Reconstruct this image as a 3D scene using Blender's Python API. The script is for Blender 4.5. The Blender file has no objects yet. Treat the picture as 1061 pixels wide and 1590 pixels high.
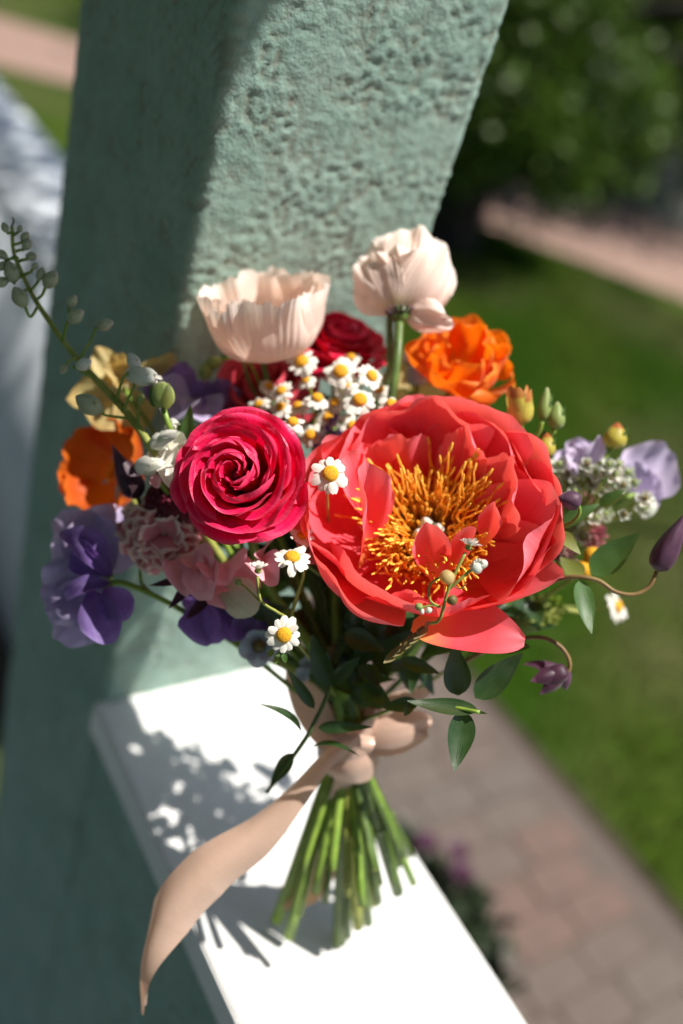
import bpy, math, random
import numpy as np
from mathutils import Vector, Matrix, noise as mnoise
random.seed(7)
RS = np.random.RandomState(7)
PI = math.pi
SC = bpy.context.scene
COL = SC.collection

# ------------------------------------------------------------------ camera
RM = np.array([[0.82330528, 0.10291316, -0.55819109],
               [-0.49752691, 0.60418656, -0.6224352],
               [0.27319478, 0.79016928, 0.54863205]])
CAM = np.array([-0.24643616, -0.47843521, 0.6])
FPX = 1426.83
cd = bpy.data.cameras.new('camera'); cam = bpy.data.objects.new('camera', cd); COL.objects.link(cam)
cd.sensor_fit = 'VERTICAL'; cd.sensor_height = 36.0; cd.lens = FPX / 1590 * 36
cam.matrix_world = Matrix.Translation(CAM.tolist()) @ Matrix(RM.tolist()).to_4x4()
cd.clip_start = 0.02; cd.clip_end = 200
cd.dof.use_dof = True; cd.dof.focus_distance = 0.468; cd.dof.aperture_fstop = 2.2; cd.dof.aperture_blades = 0
SC.camera = cam

# ------------------------------------------------------------------ sun, sky, exposure
SUN_TO = np.array([0.72, -0.50, 2.0]); SUN_TO /= np.linalg.norm(SUN_TO)
sd = bpy.data.lights.new('sun', 'SUN'); sun = bpy.data.objects.new('sun', sd); COL.objects.link(sun)
sd.energy = 5.0; sd.angle = math.radians(0.5); sd.color = (1.0, 0.95, 0.88)
sun.rotation_euler = Vector(SUN_TO.tolist()).to_track_quat('Z', 'Y').to_euler()
sun.location = (3, -1, 6)
W = bpy.data.worlds.new('World'); SC.world = W; W.use_nodes = True
wn = W.node_tree.nodes; wl = W.node_tree.links
sky = wn.new('ShaderNodeTexSky'); sky.sky_type = 'NISHITA'; sky.sun_disc = False
sky.sun_elevation = math.asin(SUN_TO[2]); sky.sun_rotation = math.atan2(SUN_TO[0], SUN_TO[1])
wl.new(sky.outputs[0], wn['Background'].inputs[0]); wn['Background'].inputs[1].default_value = 0.075
vs = SC.view_settings; vs.view_transform = 'Standard'; vs.look = 'None'; vs.gamma = 1; vs.exposure = 0.60
vs.use_curve_mapping = False
SC.cycles.max_bounces = 8; SC.cycles.transmission_bounces = 6

# ------------------------------------------------------------------ helpers
def unit(v):
    v = np.asarray(v, float); return v / (np.linalg.norm(v) + 1e-12)
def cdir(v):                                  # direction given along camera right / up / back
    return RM @ np.asarray(v, float)
def at(px, py, d):                            # a sight line met at depth d (metres)
    return CAM + RM @ (np.array([px - 530.5, -(py - 795.0), -FPX]) * d / FPX)
def onz(px, py, z):
    r = RM @ np.array([px - 530.5, -(py - 795.0), -FPX]); return CAM + r * (z - CAM[2]) / r[2]
def frame(axis, up=(0, 1, 0)):                # columns x, y, z ; z = axis (camera-space directions)
    z = unit(cdir(axis)); y = cdir(up); y = unit(y - z * (y @ z)); x = np.cross(y, z)
    return np.array([x, y, z]).T
TOP = []
def nlink(name, data): 
    o = bpy.data.objects.new(name, data); COL.objects.link(o); return o
def tag(o, label=None, cat=None, group=None, kind=None):
    if label: o['label'] = label
    if cat: o['category'] = cat
    if group: o['group'] = group
    if kind: o['kind'] = kind
    return o
class Thing:
    def __init__(s, name, label, cat, loc, R=None, group=None):
        s.R = np.eye(3) if R is None else R; s.loc = np.asarray(loc, float)
        s.o = nlink(name, None); s.o.empty_display_size = 0.01
        M = np.eye(4); M[:3, :3] = s.R; M[:3, 3] = s.loc
        s.o.matrix_world = Matrix(M.tolist()); tag(s.o, label, cat, group)
    def loc_(s, pts): return (np.asarray(pts) - s.loc) @ s.R
    def wor_(s, pts): return np.asarray(pts) @ s.R.T + s.loc
    def part(s, name, geo, mat, world=False, parent=None, M=None, label=None):
        if isinstance(geo, bpy.types.Mesh): me = geo
        else:
            v, f, uv = geo
            if world: v = s.loc_(v)
            me = mesh(name, v, f, uv, mat)
        o = nlink(name, me); o.parent = parent or s.o
        if M is not None: o.matrix_basis = M
        if label: o['label'] = label
        return o
def mesh(name, v, f, uv, mat, smooth=True):
    me = bpy.data.meshes.new(name); v = np.asarray(v, float)
    me.from_pydata(v.tolist(), [], [tuple(int(i) for i in q) for q in f])
    if uv is not None:
        L = me.uv_layers.new(name='UVMap'); idx = np.empty(len(me.loops), dtype=np.int32)
        me.loops.foreach_get('vertex_index', idx); L.data.foreach_set('uv', np.asarray(uv)[idx].ravel())
    if smooth: me.polygons.foreach_set('use_smooth', [True] * len(me.polygons))
    if mat is not None: me.materials.append(mat)
    me.update(); return me
def merge(geos):
    V = []; F = []; U = []; n = 0
    for v, f, uv in geos:
        V.append(np.asarray(v)); F += [tuple(i + n for i in q) for q in f]
        U.append(uv if uv is not None else np.zeros((len(v), 2))); n += len(v)
    return np.vstack(V), F, np.vstack(U)
_gf = {}
def gridf(nu, nv):
    k = (nu, nv)
    if k not in _gf:
        _gf[k] = [(j * nu + i, j * nu + i + 1, (j + 1) * nu + i + 1, (j + 1) * nu + i) for j in range(nv - 1) for i in range(nu - 1)]
    return _gf[k]
def wob(u, v, seed, k=3):                      # smooth random field on the petal
    r = np.random.RandomState(int(abs(seed))+0); s = 0
    for i in range(k):
        a, b, p, q = r.uniform(.8, 2.6 + i), r.uniform(.8, 3.0 + i), r.uniform(0, 6.28), r.uniform(0, 6.28)
        s = s + np.sin(a * u * 2 + p) * np.sin(b * v * 2 + q) / (1 + .5 * i)
    return s / 1.6
def bez(ctrl, t):                              # Catmull-Rom through points
    P = np.asarray(ctrl, float); n = len(P) - 1
    P = np.vstack([2 * P[0] - P[1], P, 2 * P[-1] - P[-2]]); x = np.clip(np.asarray(t) * n, 0, n - 1e-6)
    i = x.astype(int); f = (x - i)[..., None]; a, b, c, d = P[i], P[i + 1], P[i + 2], P[i + 3]
    return .5 * ((2 * b) + (c - a) * f + (2 * a - 5 * b + 4 * c - d) * f ** 2 + (3 * b - a - 3 * c + d) * f ** 3)
def tube(pts, rad, seg=8, n=18, cap=True):
    t = np.linspace(0, 1, n); C = bez(pts, t); r = np.interp(t, np.linspace(0, 1, len(rad)), rad) if np.ndim(rad) else np.full(n, rad)
    T = np.gradient(C, axis=0); T /= np.linalg.norm(T, axis=1)[:, None] + 1e-12
    ref = unit(np.cross(T[0], [.3, .5, .81])); V = []; U = []
    for i in range(n):
        ref = unit(ref - T[i] * (ref @ T[i])); b = np.cross(T[i], ref)
        for k in range(seg):
            a = 2 * PI * k / seg; V.append(C[i] + r[i] * (math.cos(a) * ref + math.sin(a) * b)); U.append((k / seg, t[i]))
    F = [(i * seg + k, i * seg + (k + 1) % seg, (i + 1) * seg + (k + 1) % seg, (i + 1) * seg + k) for i in range(n - 1) for k in range(seg)]
    if cap: F += [tuple(range(seg))[::-1], tuple((n - 1) * seg + k for k in range(seg))]
    return np.array(V), F, np.array(U)
def lathe(prof, seg=16, bump=0, nb=0, n=None):
    P = np.array(prof, float)
    if n: P = bez(P, np.linspace(0, 1, n))
    V = []; U = []
    for j, (r, z) in enumerate(P):
        for k in range(seg):
            a = 2 * PI * k / seg; rr = r * (1 + bump * math.cos(nb * a)); V.append((rr * math.cos(a), rr * math.sin(a), z)); U.append((k / seg, j / (len(P) - 1)))
    m = len(P)
    F = [(i * seg + k, i * seg + (k + 1) % seg, (i + 1) * seg + (k + 1) % seg, (i + 1) * seg + k) for i in range(m - 1) for k in range(seg)]
    F += [tuple(range(seg))[::-1], tuple((m - 1) * seg + k for k in range(seg))]
    return np.array(V), F, np.array(U)
def along(geo, base, tip, scale=True, up=(.1, .2, 1)):  # a lathe of unit height laid from base to tip
    v, f, u = geo; b = np.asarray(base, float); d = np.asarray(tip, float) - b; L = np.linalg.norm(d); z = d / L
    x = unit(np.cross(up, z)); y = np.cross(z, x); s = L if scale else 1
    return b + s * (v[:, :1] * x + v[:, 1:2] * y + v[:, 2:] * z), f, u
# a petal that is a patch of a flower bowl: profile (r,z), azimuth, half span
def rev(prof, az, span, nu=15, nv=15, tip=.25, tk=2.5, notch=0, spiral=0, base=.25, ruf=0, rf=5, crink=0, cf=30, wb=.002, seed=0, torn=0, lean=0):
    u = np.linspace(-1, 1, nu)[None, :].repeat(nv, 0); v = np.linspace(0, 1, nv)[:, None].repeat(nu, 1)
    r_ = np.random.RandomState(int(abs(seed))+0); ph = r_.uniform(0, 6.28, 8)
    edge = 1 - tip * np.abs(u) ** tk - notch * np.exp(-(u * 6) ** 2)
    if torn: edge = edge - torn * (.5 + .5 * np.sin(9 * u + ph[0])) * (.5 + .5 * np.sin(23 * u + ph[1])) - torn * .35 * np.sin(41 * u + ph[2]) ** 2
    ve = v * edge; P = bez(prof, ve.ravel()).reshape(nv, nu, 2)
    wp = base + (1 - base) * np.sin(np.clip(v, 0, 1) * PI / 2) ** .8
    a = az + u * span * wp + lean * v ** 2
    r = P[..., 0] * (1 + spiral * u); z = P[..., 1]
    dr = np.gradient(P[..., 0], axis=0); dz = np.gradient(P[..., 1], axis=0); l = np.sqrt(dr ** 2 + dz ** 2) + 1e-9
    nr, nz = -dz / l, dr / l                  # inward normal in the (r,z) plane
    d = wb * wob(u, v, seed + 11) * v + ruf * np.sin(rf * u + ph[3]) * v ** 3 + ruf * .5 * np.sin(rf * 2.3 * u + ph[4]) * v ** 5 + crink * np.sin(cf * u + 3 * np.sin(3 * v + ph[5])) * v * (.4 + .6 * np.sin(6 * u + ph[6]))
    r = r + nr * d; z = z + nz * d
    V = np.stack([r * np.cos(a), r * np.sin(a), z], -1).reshape(-1, 3)
    return V, gridf(nu, nv), np.stack([(u + 1) / 2, v], -1).reshape(-1, 2)
# a free petal or leaf from base to tip
def patch(base, tip, wid, nrm, kind='leaf', bend=.1, cup=.1, ruf=0, rf=6, seed=0, nu=9, nv=15, side=0, notch=0, wb=.0, twist=0, crink=0, cf=50):
    b = np.asarray(base, float); d = np.asarray(tip, float) - b; L = np.linalg.norm(d); y = d / L
    z = unit(np.asarray(nrm, float) - y * (np.asarray(nrm, float) @ y)); x = np.cross(y, z)
    u = np.linspace(-1, 1, nu)[None, :].repeat(nv, 0); v = np.linspace(0, 1, nv)[:, None].repeat(nu, 1)
    ph = np.random.RandomState(int(abs(seed))+0).uniform(0, 6.28, 6)
    if kind == 'leaf': pr = np.sin(PI * v ** .72) ** .9 * (1 - .25 * v) + .03; vv = v
    elif kind == 'petal': pr = .18 + .82 * np.sin(PI / 2 * np.clip(v * 1.15, 0, 1)) ** 1.1; vv = v * (1 - .34 * np.abs(u) ** 2.2 - notch * np.exp(-(u * 5) ** 2))
    elif kind == 'fan': pr = .3 + .7 * np.sin(PI / 2 * np.clip(v * 1.3, 0, 1)); vv = v * (1 - .5 * np.abs(u) ** 2.0 - notch * np.exp(-(u * 5) ** 2)) 
    else: pr = np.sin(PI * (v * .96 + .02)) ** .6; vv = v
    X = u * pr * wid / 2; zz = -bend * L * 4 * vv * (1 - vv) + cup * wid * (u * pr) ** 2
    zz = zz + ruf * np.sin(rf * u + ph[0]) * v ** 2 + ruf * .5 * np.sin(rf * 2.1 * u + 3 * v + ph[1]) * v ** 3 + wb * wob(u, v, seed + 5) * v
    zz = zz + crink * np.sin(cf * u + 3 * np.sin(4 * v + ph[2]) + ph[3]) * v * (.5 + .5 * np.sin(7 * u + ph[4]))
    xx = X + side * L * np.sin(PI * vv) * .5
    if twist:
        c, s = np.cos(twist * vv), np.sin(twist * vv); xx, zz = xx * c - zz * s, xx * s + zz * c
    P = b + xx[..., None] * x + (vv * L)[..., None] * y + zz[..., None] * z
    return P.reshape(-1, 3), gridf(nu, nv), np.stack([(u + 1) / 2, v], -1).reshape(-1, 2)
def box(x0, x1, y0, y1, z0, z1, bev=0):
    import bmesh
    bm = bmesh.new(); bmesh.ops.create_cube(bm, size=1)
    for q in bm.verts: q.co = Vector(((x0 + x1) / 2 + q.co.x * (x1 - x0), (y0 + y1) / 2 + q.co.y * (y1 - y0), (z0 + z1) / 2 + q.co.z * (z1 - z0)))
    if bev: bmesh.ops.bevel(bm, geom=bm.edges[:], offset=bev, segments=2, affect='EDGES')
    V = np.array([q.co[:] for q in bm.verts]); F = [tuple(w.index for w in f.verts) for f in bm.faces]; bm.free()
    return V, F, None

# ------------------------------------------------------------------ materials
def nodes(m): m.use_nodes = True; return m.node_tree.nodes, m.node_tree.links
def ramp(n, l, fac, stops):
    r = n.new('ShaderNodeValToRGB'); e = r.color_ramp.elements
    while len(e) < len(stops): e.new(.5)
    for q, (p, c) in zip(e, stops): q.position = p; q.color = (*c, 1)
    l.new(fac, r.inputs[0]); return r.outputs[0]
def mix(n, l, a, b, fac, mode='MIX'):
    m = n.new('ShaderNodeMix'); m.data_type = 'RGBA'; m.blend_type = mode
    for i, x in ((6, a), (7, b), (0, fac)):
        if hasattr(x, 'links'): l.new(x, m.inputs[i])
        else: m.inputs[i].default_value = (*x, 1) if isinstance(x, tuple) else x
    return m.outputs[2]
def noise(n, l, scale, detail=3, vec=None, rough=.55):
    t = n.new('ShaderNodeTexNoise'); t.inputs['Scale'].default_value = scale; t.inputs['Detail'].default_value = detail; t.inputs['Roughness'].default_value = rough
    if vec is not None: l.new(vec, t.inputs['Vector'])
    return t.outputs[0]
def petal_mat(name, main, base=None, edge=None, trans=.4, tcol=None, rough=.5, vein=.25, vs_=40, bump=.3, sheen=.15, basepos=.3, edgepos=.93, var=.15, spec=.35, ew=.08):
    m = bpy.data.materials.new(name); n, l = nodes(m); bs = n['Principled BSDF']; out = n['Material Output']
    tc = n.new('ShaderNodeTexCoord'); sp = n.new('ShaderNodeSeparateXYZ'); l.new(tc.outputs['UV'], sp.inputs[0])
    st = [(0, base or main), (basepos, main), (edgepos - ew, main), (edgepos, edge or main)]
    c = ramp(n, l, sp.outputs[1], st)
    mp = n.new('ShaderNodeMapping'); mp.inputs['Scale'].default_value = (vs_, 2.2, 1); l.new(tc.outputs['UV'], mp.inputs[0])
    vn = noise(n, l, 1.0, 3, mp.outputs[0], .6)
    big = noise(n, l, 90, 3, tc.outputs['Object'])
    c = mix(n, l, c, tuple(x * (1 - vein) ** 2 for x in main), ramp(n, l, vn, [(.42, (0, 0, 0)), (.75, (vein * 2, vein * 2, vein * 2))]))
    c = mix(n, l, c, tuple(min(1, x * (1 + var * 2) + .02) for x in main), ramp(n, l, big, [(.45, (0, 0, 0)), (.7, (var * 2,) * 3)]))
    l.new(c, bs.inputs['Base Color']); bs.inputs['Roughness'].default_value = rough; bs.inputs['Specular IOR Level'].default_value = spec
    bs.inputs['Sheen Weight'].default_value = sheen; bs.inputs['Sheen Roughness'].default_value = .4
    bp = n.new('ShaderNodeBump'); bp.inputs['Strength'].default_value = bump; bp.inputs['Distance'].default_value = .0006
    l.new(vn, bp.inputs['Height']); l.new(bp.outputs[0], bs.inputs['Normal'])
    if trans:
        tr = n.new('ShaderNodeBsdfTranslucent'); ms = n.new('ShaderNodeMixShader'); ms.inputs[0].default_value = trans
        if tcol: l.new(mix(n, l, c, tcol, .65), tr.inputs[0])
        else: l.new(c, tr.inputs[0])
        l.new(bs.outputs[0], ms.inputs[1]); l.new(tr.outputs[0], ms.inputs[2]); l.new(ms.outputs[0], out.inputs[0])
    return m
def simple(name, col, rough=.6, var=.2, scale=60, bump=.1, bd=.001, spec=.3, col2=None, trans=0, sss=0):
    m = bpy.data.materials.new(name); n, l = nodes(m); bs = n['Principled BSDF']; tc = n.new('ShaderNodeTexCoord')
    ns = noise(n, l, scale, 4, tc.outputs['Object'])
    c2 = col2 or tuple(x * (1 - var) for x in col)
    c = ramp(n, l, ns, [(.35, c2), (.65, col)]); l.new(c, bs.inputs['Base Color'])
    bs.inputs['Roughness'].default_value = rough; bs.inputs['Specular IOR Level'].default_value = spec
    if bump:
        bp = n.new('ShaderNodeBump'); bp.inputs['Strength'].default_value = bump; bp.inputs['Distance'].default_value = bd
        l.new(ns, bp.inputs['Height']); l.new(bp.outputs[0], bs.inputs['Normal'])
    if trans:
        tr = n.new('ShaderNodeBsdfTranslucent'); ms = n.new('ShaderNodeMixShader'); ms.inputs[0].default_value = trans
        l.new(c, tr.inputs[0]); l.new(bs.outputs[0], ms.inputs[1]); l.new(tr.outputs[0], ms.inputs[2]); l.new(ms.outputs[0], n['Material Output'].inputs[0])
    return m
def leaf_mat(name, col, rough=.38, trans=.25, tcol=(.25, .42, .03)):
    m = petal_mat(name, col, base=tuple(x * 1.3 for x in col), edge=tuple(min(1, x * 1.2 + .01) for x in col), trans=trans, tcol=tcol, rough=rough, vein=.25, vs_=9, bump=.5, sheen=0, var=.25, spec=.5)
    n, l = nodes(m); return m
M_ = {}
M_['peony'] = petal_mat('coral_peony_petal', (.97, .088, .125), base=(.98, .50, .10), edge=(.98, .31, .37), trans=.36, tcol=(1, .13, .05), rough=.48, vein=.14, vs_=40, bump=.6, sheen=.03, basepos=.40, edgepos=1.0, ew=.32, var=.18)
M_['ran'] = petal_mat('magenta_ranunculus_petal', (.88, .008, .105), base=(.74, .004, .05), edge=(.90, .07, .18), ew=.2, trans=.24, tcol=(1, .0, .05), rough=.42, vein=.16, vs_=34, bump=.6, sheen=.06, edgepos=.985, var=.1, spec=.4)
M_['red'] = petal_mat('crimson_petal', (.84, .010, .075), trans=.22, tcol=(.9, .0, .03), rough=.5, vein=.2, vs_=30, bump=.4)
M_['coralred'] = petal_mat('rose_red_petal', (.70, .06, .10), trans=.35, rough=.5)
M_['peach'] = petal_mat('peach_poppy_petal', (.96, .76, .67), base=(.88, .74, .36), edge=(.97, .87, .80), trans=.32, tcol=(1, .78, .62), rough=.65, vein=.16, vs_=70, bump=1.0, sheen=.2, basepos=.22, var=.1, spec=.2)
M_['orange'] = petal_mat('orange_petal', (.92, .22, .012), base=(.85, .10, .01), edge=(.95, .34, .03), trans=.45, tcol=(1, .22, .0), rough=.5, vein=.25, vs_=20, bump=.4, var=.2)
M_['shade_or'] = petal_mat('shade_darkened_orange_petal', (.60, .095, .006), base=(.5, .05, .006), edge=(.68, .15, .01), trans=.4, tcol=(1, .18, .0), rough=.5, vein=.25, vs_=20, bump=.4, var=.2)  # orange darkened to put the left poppy's shade into the petal colour
M_['lav'] = petal_mat('lavender_sweet_pea_petal', (.46, .38, .60), base=(.50, .48, .56), edge=(.56, .48, .68), trans=.26, tcol=(.5, .35, .7), rough=.5, vein=.22, vs_=18, bump=.3, var=.2)
M_['pur'] = petal_mat('violet_sweet_pea_petal', (.185, .115, .34), base=(.13, .07, .24), edge=(.28, .20, .46), trans=.35, tcol=(.35, .12, .6), rough=.5, vein=.3, vs_=18, bump=.3, var=.25)
M_['pale'] = petal_mat('pale_lilac_petal', (.66, .56, .76), base=(.6, .6, .6), edge=(.72, .6, .8), trans=.35, rough=.5, vein=.15, vs_=18)
M_['pink'] = petal_mat('pink_sweet_pea_petal', (.88, .42, .48), base=(.85, .76, .62), edge=(.90, .50, .56), trans=.24, tcol=(.9, .25, .3), rough=.5, vein=.2, vs_=20, var=.2)
M_['cream'] = petal_mat('cream_petal', (.66, .62, .46), base=(.45, .5, .3), trans=.3, rough=.5)
M_['stock'] = petal_mat('cream_edged_dusty_rose_floret', (.66, .24, .28), base=(.38, .08, .11), edge=(.86, .70, .62), trans=.25, rough=.6, edgepos=.86, vein=.2, vs_=12)
M_['yel'] = petal_mat('butter_yellow_petal', (.62, .50, .22), base=(.66, .58, .34), edge=(.60, .42, .16), trans=.4, tcol=(.9, .6, .15), rough=.5, vein=.2, vs_=16)
M_['white'] = petal_mat('white_petal', (.84, .81, .73), base=(.7, .72, .5), trans=.25, rough=.55, vein=.06, vs_=8, bump=.4, sheen=.05, basepos=.2, var=.03)
M_['grey'] = petal_mat('grey_blue_petal', (.50, .58, .66), base=(.4, .5, .4), trans=.3, rough=.6)
M_['disc'] = simple('chamomile_disc_yellow', (.86, .46, .02), .7, scale=1600, bump=.9, bd=.0006, col2=(.62, .25, .01))
M_['disc2'] = simple('chamomile_disc_olive', (.66, .55, .07), .7, scale=1600, bump=.9, bd=.0006, col2=(.42, .36, .03))
M_['stamen'] = simple('stamen_golden', (.98, .64, .10), .5, scale=500, bump=.1, col2=(.97, .48, .04), trans=.5)
M_['anther'] = simple('anther_yellow', (.98, .68, .13), .8, scale=900, bump=.5, bd=.0004, col2=(.9, .45, .03))
M_['stem'] = simple('green_stem', (.27, .40, .06), .42, scale=120, bump=.15, col2=(.17, .29, .04), spec=.45, trans=.12)
M_['stemo'] = simple('olive_stem', (.12, .19, .04), .42, scale=90, bump=.2, col2=(.07, .12, .025), spec=.45, trans=.08)
M_['stemd'] = simple('dark_stem', (.10, .16, .035), .45, scale=120, bump=.15, col2=(.06, .09, .03))
M_['stemb'] = simple('brown_green_stem', (.25, .17, .06), .5, scale=120, bump=.15, col2=(.16, .09, .04))
M_['stemy'] = simple('yellow_green_stem', (.38, .40, .10), .5, scale=140, bump=.1, col2=(.26, .30, .06), trans=.12)
M_['hair'] = simple('fine_stem_hair', (.42, .36, .24), .6, scale=100, bump=0)
M_['leafd'] = leaf_mat('dark_green_leaf', (.020, .050, .014), .33, .14)
M_['leaf'] = leaf_mat('green_leaf', (.055, .125, .03), .42, .28)
M_['leafy'] = leaf_mat('yellow_green_leaf', (.20, .22, .05), .45, .35)
M_['leafb'] = leaf_mat('olive_brown_leaf', (.20, .16, .05), .5, .3, (.4, .3, .08))
M_['budg'] = petal_mat('green_bud', (.28, .36, .10), base=(.16, .26, .05), edge=(.45, .46, .22), trans=.2, rough=.5, vs_=14, vein=.3)
M_['budw'] = petal_mat('white_green_bud', (.70, .73, .62), base=(.30, .38, .16), edge=(.8, .8, .74), trans=.25, rough=.5, vs_=12, vein=.1)
M_['budd'] = petal_mat('delphinium_bud', (.46, .50, .32), base=(.26, .36, .12), edge=(.58, .50, .46), trans=.2, rough=.55, vs_=12, vein=.3)
M_['budr'] = petal_mat('red_streaked_bud', (.62, .52, .08), base=(.2, .3, .05), edge=(.50, .12, .03), trans=.3, rough=.45, vs_=10, vein=.4, edgepos=.8)
M_['dark'] = petal_mat('dark_plum_petal', (.055, .016, .035), base=(.04, .012, .03), edge=(.24, .10, .17), trans=.12, rough=.45, vs_=8, vein=.4, bump=.5, sheen=.2)
M_['plum'] = petal_mat('dusky_purple_bud', (.10, .038, .075), base=(.06, .025, .045), edge=(.17, .08, .13), trans=.15, rough=.5, vs_=8, vein=.4, bump=.6)
M_['scab'] = simple('dark_wine_scabiosa', (.16, .012, .03), .6, scale=400, bump=.3, col2=(.06, .008, .02))
def ribbon_mat():
    m = bpy.data.materials.new('peach_satin_ribbon'); n, l = nodes(m); bs = n['Principled BSDF']; tc = n.new('ShaderNodeTexCoord')
    mp = n.new('ShaderNodeMapping'); mp.inputs['Scale'].default_value = (4, 260, 1); l.new(tc.outputs['UV'], mp.inputs[0])
    ns = noise(n, l, 1, 2, mp.outputs[0]); c = ramp(n, l, ns, [(.3, (.60, .41, .32)), (.7, (.66, .47, .37))]); l.new(c, bs.inputs['Base Color'])
    bs.inputs['Roughness'].default_value = .28; bs.inputs['Sheen Weight'].default_value = .1; bs.inputs['Anisotropic'].default_value = .5
    tr = n.new('ShaderNodeBsdfTranslucent'); ms = n.new('ShaderNodeMixShader'); ms.inputs[0].default_value = .3; tr.inputs[0].default_value = (.85, .48, .30, 1)
    l.new(bs.outputs[0], ms.inputs[1]); l.new(tr.outputs[0], ms.inputs[2]); l.new(ms.outputs[0], n['Material Output'].inputs[0]); return m
M_['ribbon'] = ribbon_mat()
def stucco_mat():
    m = bpy.data.materials.new('painted_mint_green_stucco'); n, l = nodes(m); bs = n['Principled BSDF']; tc = n.new('ShaderNodeTexCoord')
    a = noise(n, l, 14, 5, tc.outputs['Object']); b = noise(n, l, 420, 3, tc.outputs['Object'])
    c = ramp(n, l, a, [(.3, (.25, .38, .318)), (.7, (.35, .465, .40))])
    c = mix(n, l, c, (.25, .33, .28), ramp(n, l, b, [(.5, (0, 0, 0)), (.8, (.35, .35, .35))]))
    b2 = noise(n, l, 120, 3, tc.outputs['Object']); c = mix(n, l, c, (.17, .25, .20), ramp(n, l, b2, [(.48, (0, 0, 0)), (.72, (.45, .45, .45))]))
    at_ = n.new('ShaderNodeAttribute'); at_.attribute_name = 'pit'          # dust caught in the hollows of the render coat
    c = mix(n, l, c, (.23, .20, .155), ramp(n, l, at_.outputs['Fac'], [(0, (0, 0, 0)), (1, (.6, .6, .6))]))
    l.new(c, bs.inputs['Base Color']); bs.inputs['Roughness'].default_value = .85; bs.inputs['Specular IOR Level'].default_value = .2
    bp = n.new('ShaderNodeBump'); bp.inputs['Strength'].default_value = .6; bp.inputs['Distance'].default_value = .0012
    l.new(b, bp.inputs['Height']); l.new(bp.outputs[0], bs.inputs['Normal']); return m
M_['stucco'] = stucco_mat()
M_['paint'] = simple('white_gloss_paint', (.80, .80, .79), .45, scale=55, bump=.25, bd=.0008, col2=(.74, .74, .725))
M_['paint2'] = simple('blue_grey_white_paint', (.60, .64, .68), .5, scale=9, bump=.1, col2=(.50, .55, .60))  # duller and bluer than the ledge paint

# ------------------------------------------------------------------ setting
def stucco_loop(name, x0, x1, y0, y1, zs, step, amp, label=None, cat=None, rc=.006):
    # closed rectangular prism of displaced render coat
    per = []
    def arc(cx, cy, a0):
        for k in range(3):
            a = a0 + k * PI / 4; per.append((cx + rc * math.cos(a), cy + rc * math.sin(a), math.cos(a), math.sin(a)))
    def line(p, q, nx, ny):
        L = math.dist(p, q); m = max(2, int(L / step))
        for k in range(1, m): per.append((p[0] + (q[0] - p[0]) * k / m, p[1] + (q[1] - p[1]) * k / m, nx, ny))
    arc(x0 + rc, y0 + rc, PI); line((x0 + rc, y0), (x1 - rc, y0), 0, -1); arc(x1 - rc, y0 + rc, -PI / 2); line((x1, y0 + rc), (x1, y1 - rc), 1, 0)
    arc(x1 - rc, y1 - rc, 0); line((x1 - rc, y1), (x0 + rc, y1), 0, 1); arc(x0 + rc, y1 - rc, PI / 2); line((x0, y1 - rc), (x0, y0 + rc), -1, 0)
    m = len(per); V = []; A = []
    for z in zs:
        for (x, y, nx, ny) in per:
            p = Vector((x, y, z))
            w = mnoise.noise_vector(p * 60) * .004
            a = mnoise.noise(p * 215 + w * 150); b = mnoise.noise(p * 430 + Vector((3, 1, 7))); c = mnoise.noise(p * 55 + Vector((9, 2, 4)))
            k_ = min(1.1, max(.45, .85 + 1.3 * mnoise.noise(p * 26)))       # some patches trowelled flatter than others
            d = k_ * (max(-.45, min(.8, 1.9 * a + .1)) + .5 * b) + .75 * c
            pit = min(1, max(0, -d * 1.3)); d = d * amp
            V.append((x + nx * d, y + ny * d, z)); A.append(pit)
    F = [(j * m + k, j * m + (k + 1) % m, (j + 1) * m + (k + 1) % m, (j + 1) * m + k) for j in range(len(zs) - 1) for k in range(m)]
    F += [tuple(range(m))[::-1], tuple((len(zs) - 1) * m + k for k in range(m))]
    me = mesh(name, V, F, None, M_['stucco']); at_ = me.attributes.new('pit', 'FLOAT', 'POINT'); at_.data.foreach_set('value', A)
    return me
PW = .1785
zs = list(np.arange(-.9, -.03, .012)) + list(np.arange(-.03, .66, .0021)) + list(np.arange(.68, 1.62, .03))
o = nlink('pillar', stucco_loop('pillar', 0, PW, 0, .235, zs, .0021, .0010))
tag(o, 'square porch pillar of rough mint green stucco behind the bouquet', 'pillar')
o = nlink('porch_wall', stucco_loop('porch_wall', .0006, .172, -1.9, -.0015, list(np.arange(-.9, -.036, .005)) + [-.036], .005, .0018))
tag(o, 'low rough green stucco wall under the white ledge the bouquet stands on', 'wall')
o = nlink('ledge', mesh('ledge', *box(-.006, PW + .004, -1.95, .0045, -.034, 0, .0022)[:2], None, M_['paint'], False))
tag(o, 'smooth white painted ledge capping the low green wall, with the bouquet on it', 'ledge')
t = Thing('porch_rail', 'white painted low rail wall running away behind the green pillar at far left', 'rail', (.31, 1.8, -.9))
t.part('cap', box(.222, .398, .60, 4.6, -.05, 0, .004), M_['paint2'], True)
t.part('panel', box(.240, .38, .62, 4.58, -.9, -.051, .002), M_['paint2'], True)
# porch shell out of frame: the roof that throws the shade across the pillar top
tp = simple('porch_ceiling_paint', (.42, .42, .40), .7, scale=3)
o = nlink('porch_roof', mesh('porch_roof', *box(-3.8, .405, -4.5, 6, 1.6, 1.75)[:2], None, tp, False)); tag(o, 'painted porch roof above the pillar', 'roof')
o = nlink('porch_floor', mesh('porch_floor', *box(-2.2, -.03, -4.5, 6, -1.0, -.90)[:2], None, simple('porch_concrete', (.22, .24, .23), .8, scale=8), False)); tag(o, kind='structure')

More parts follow.
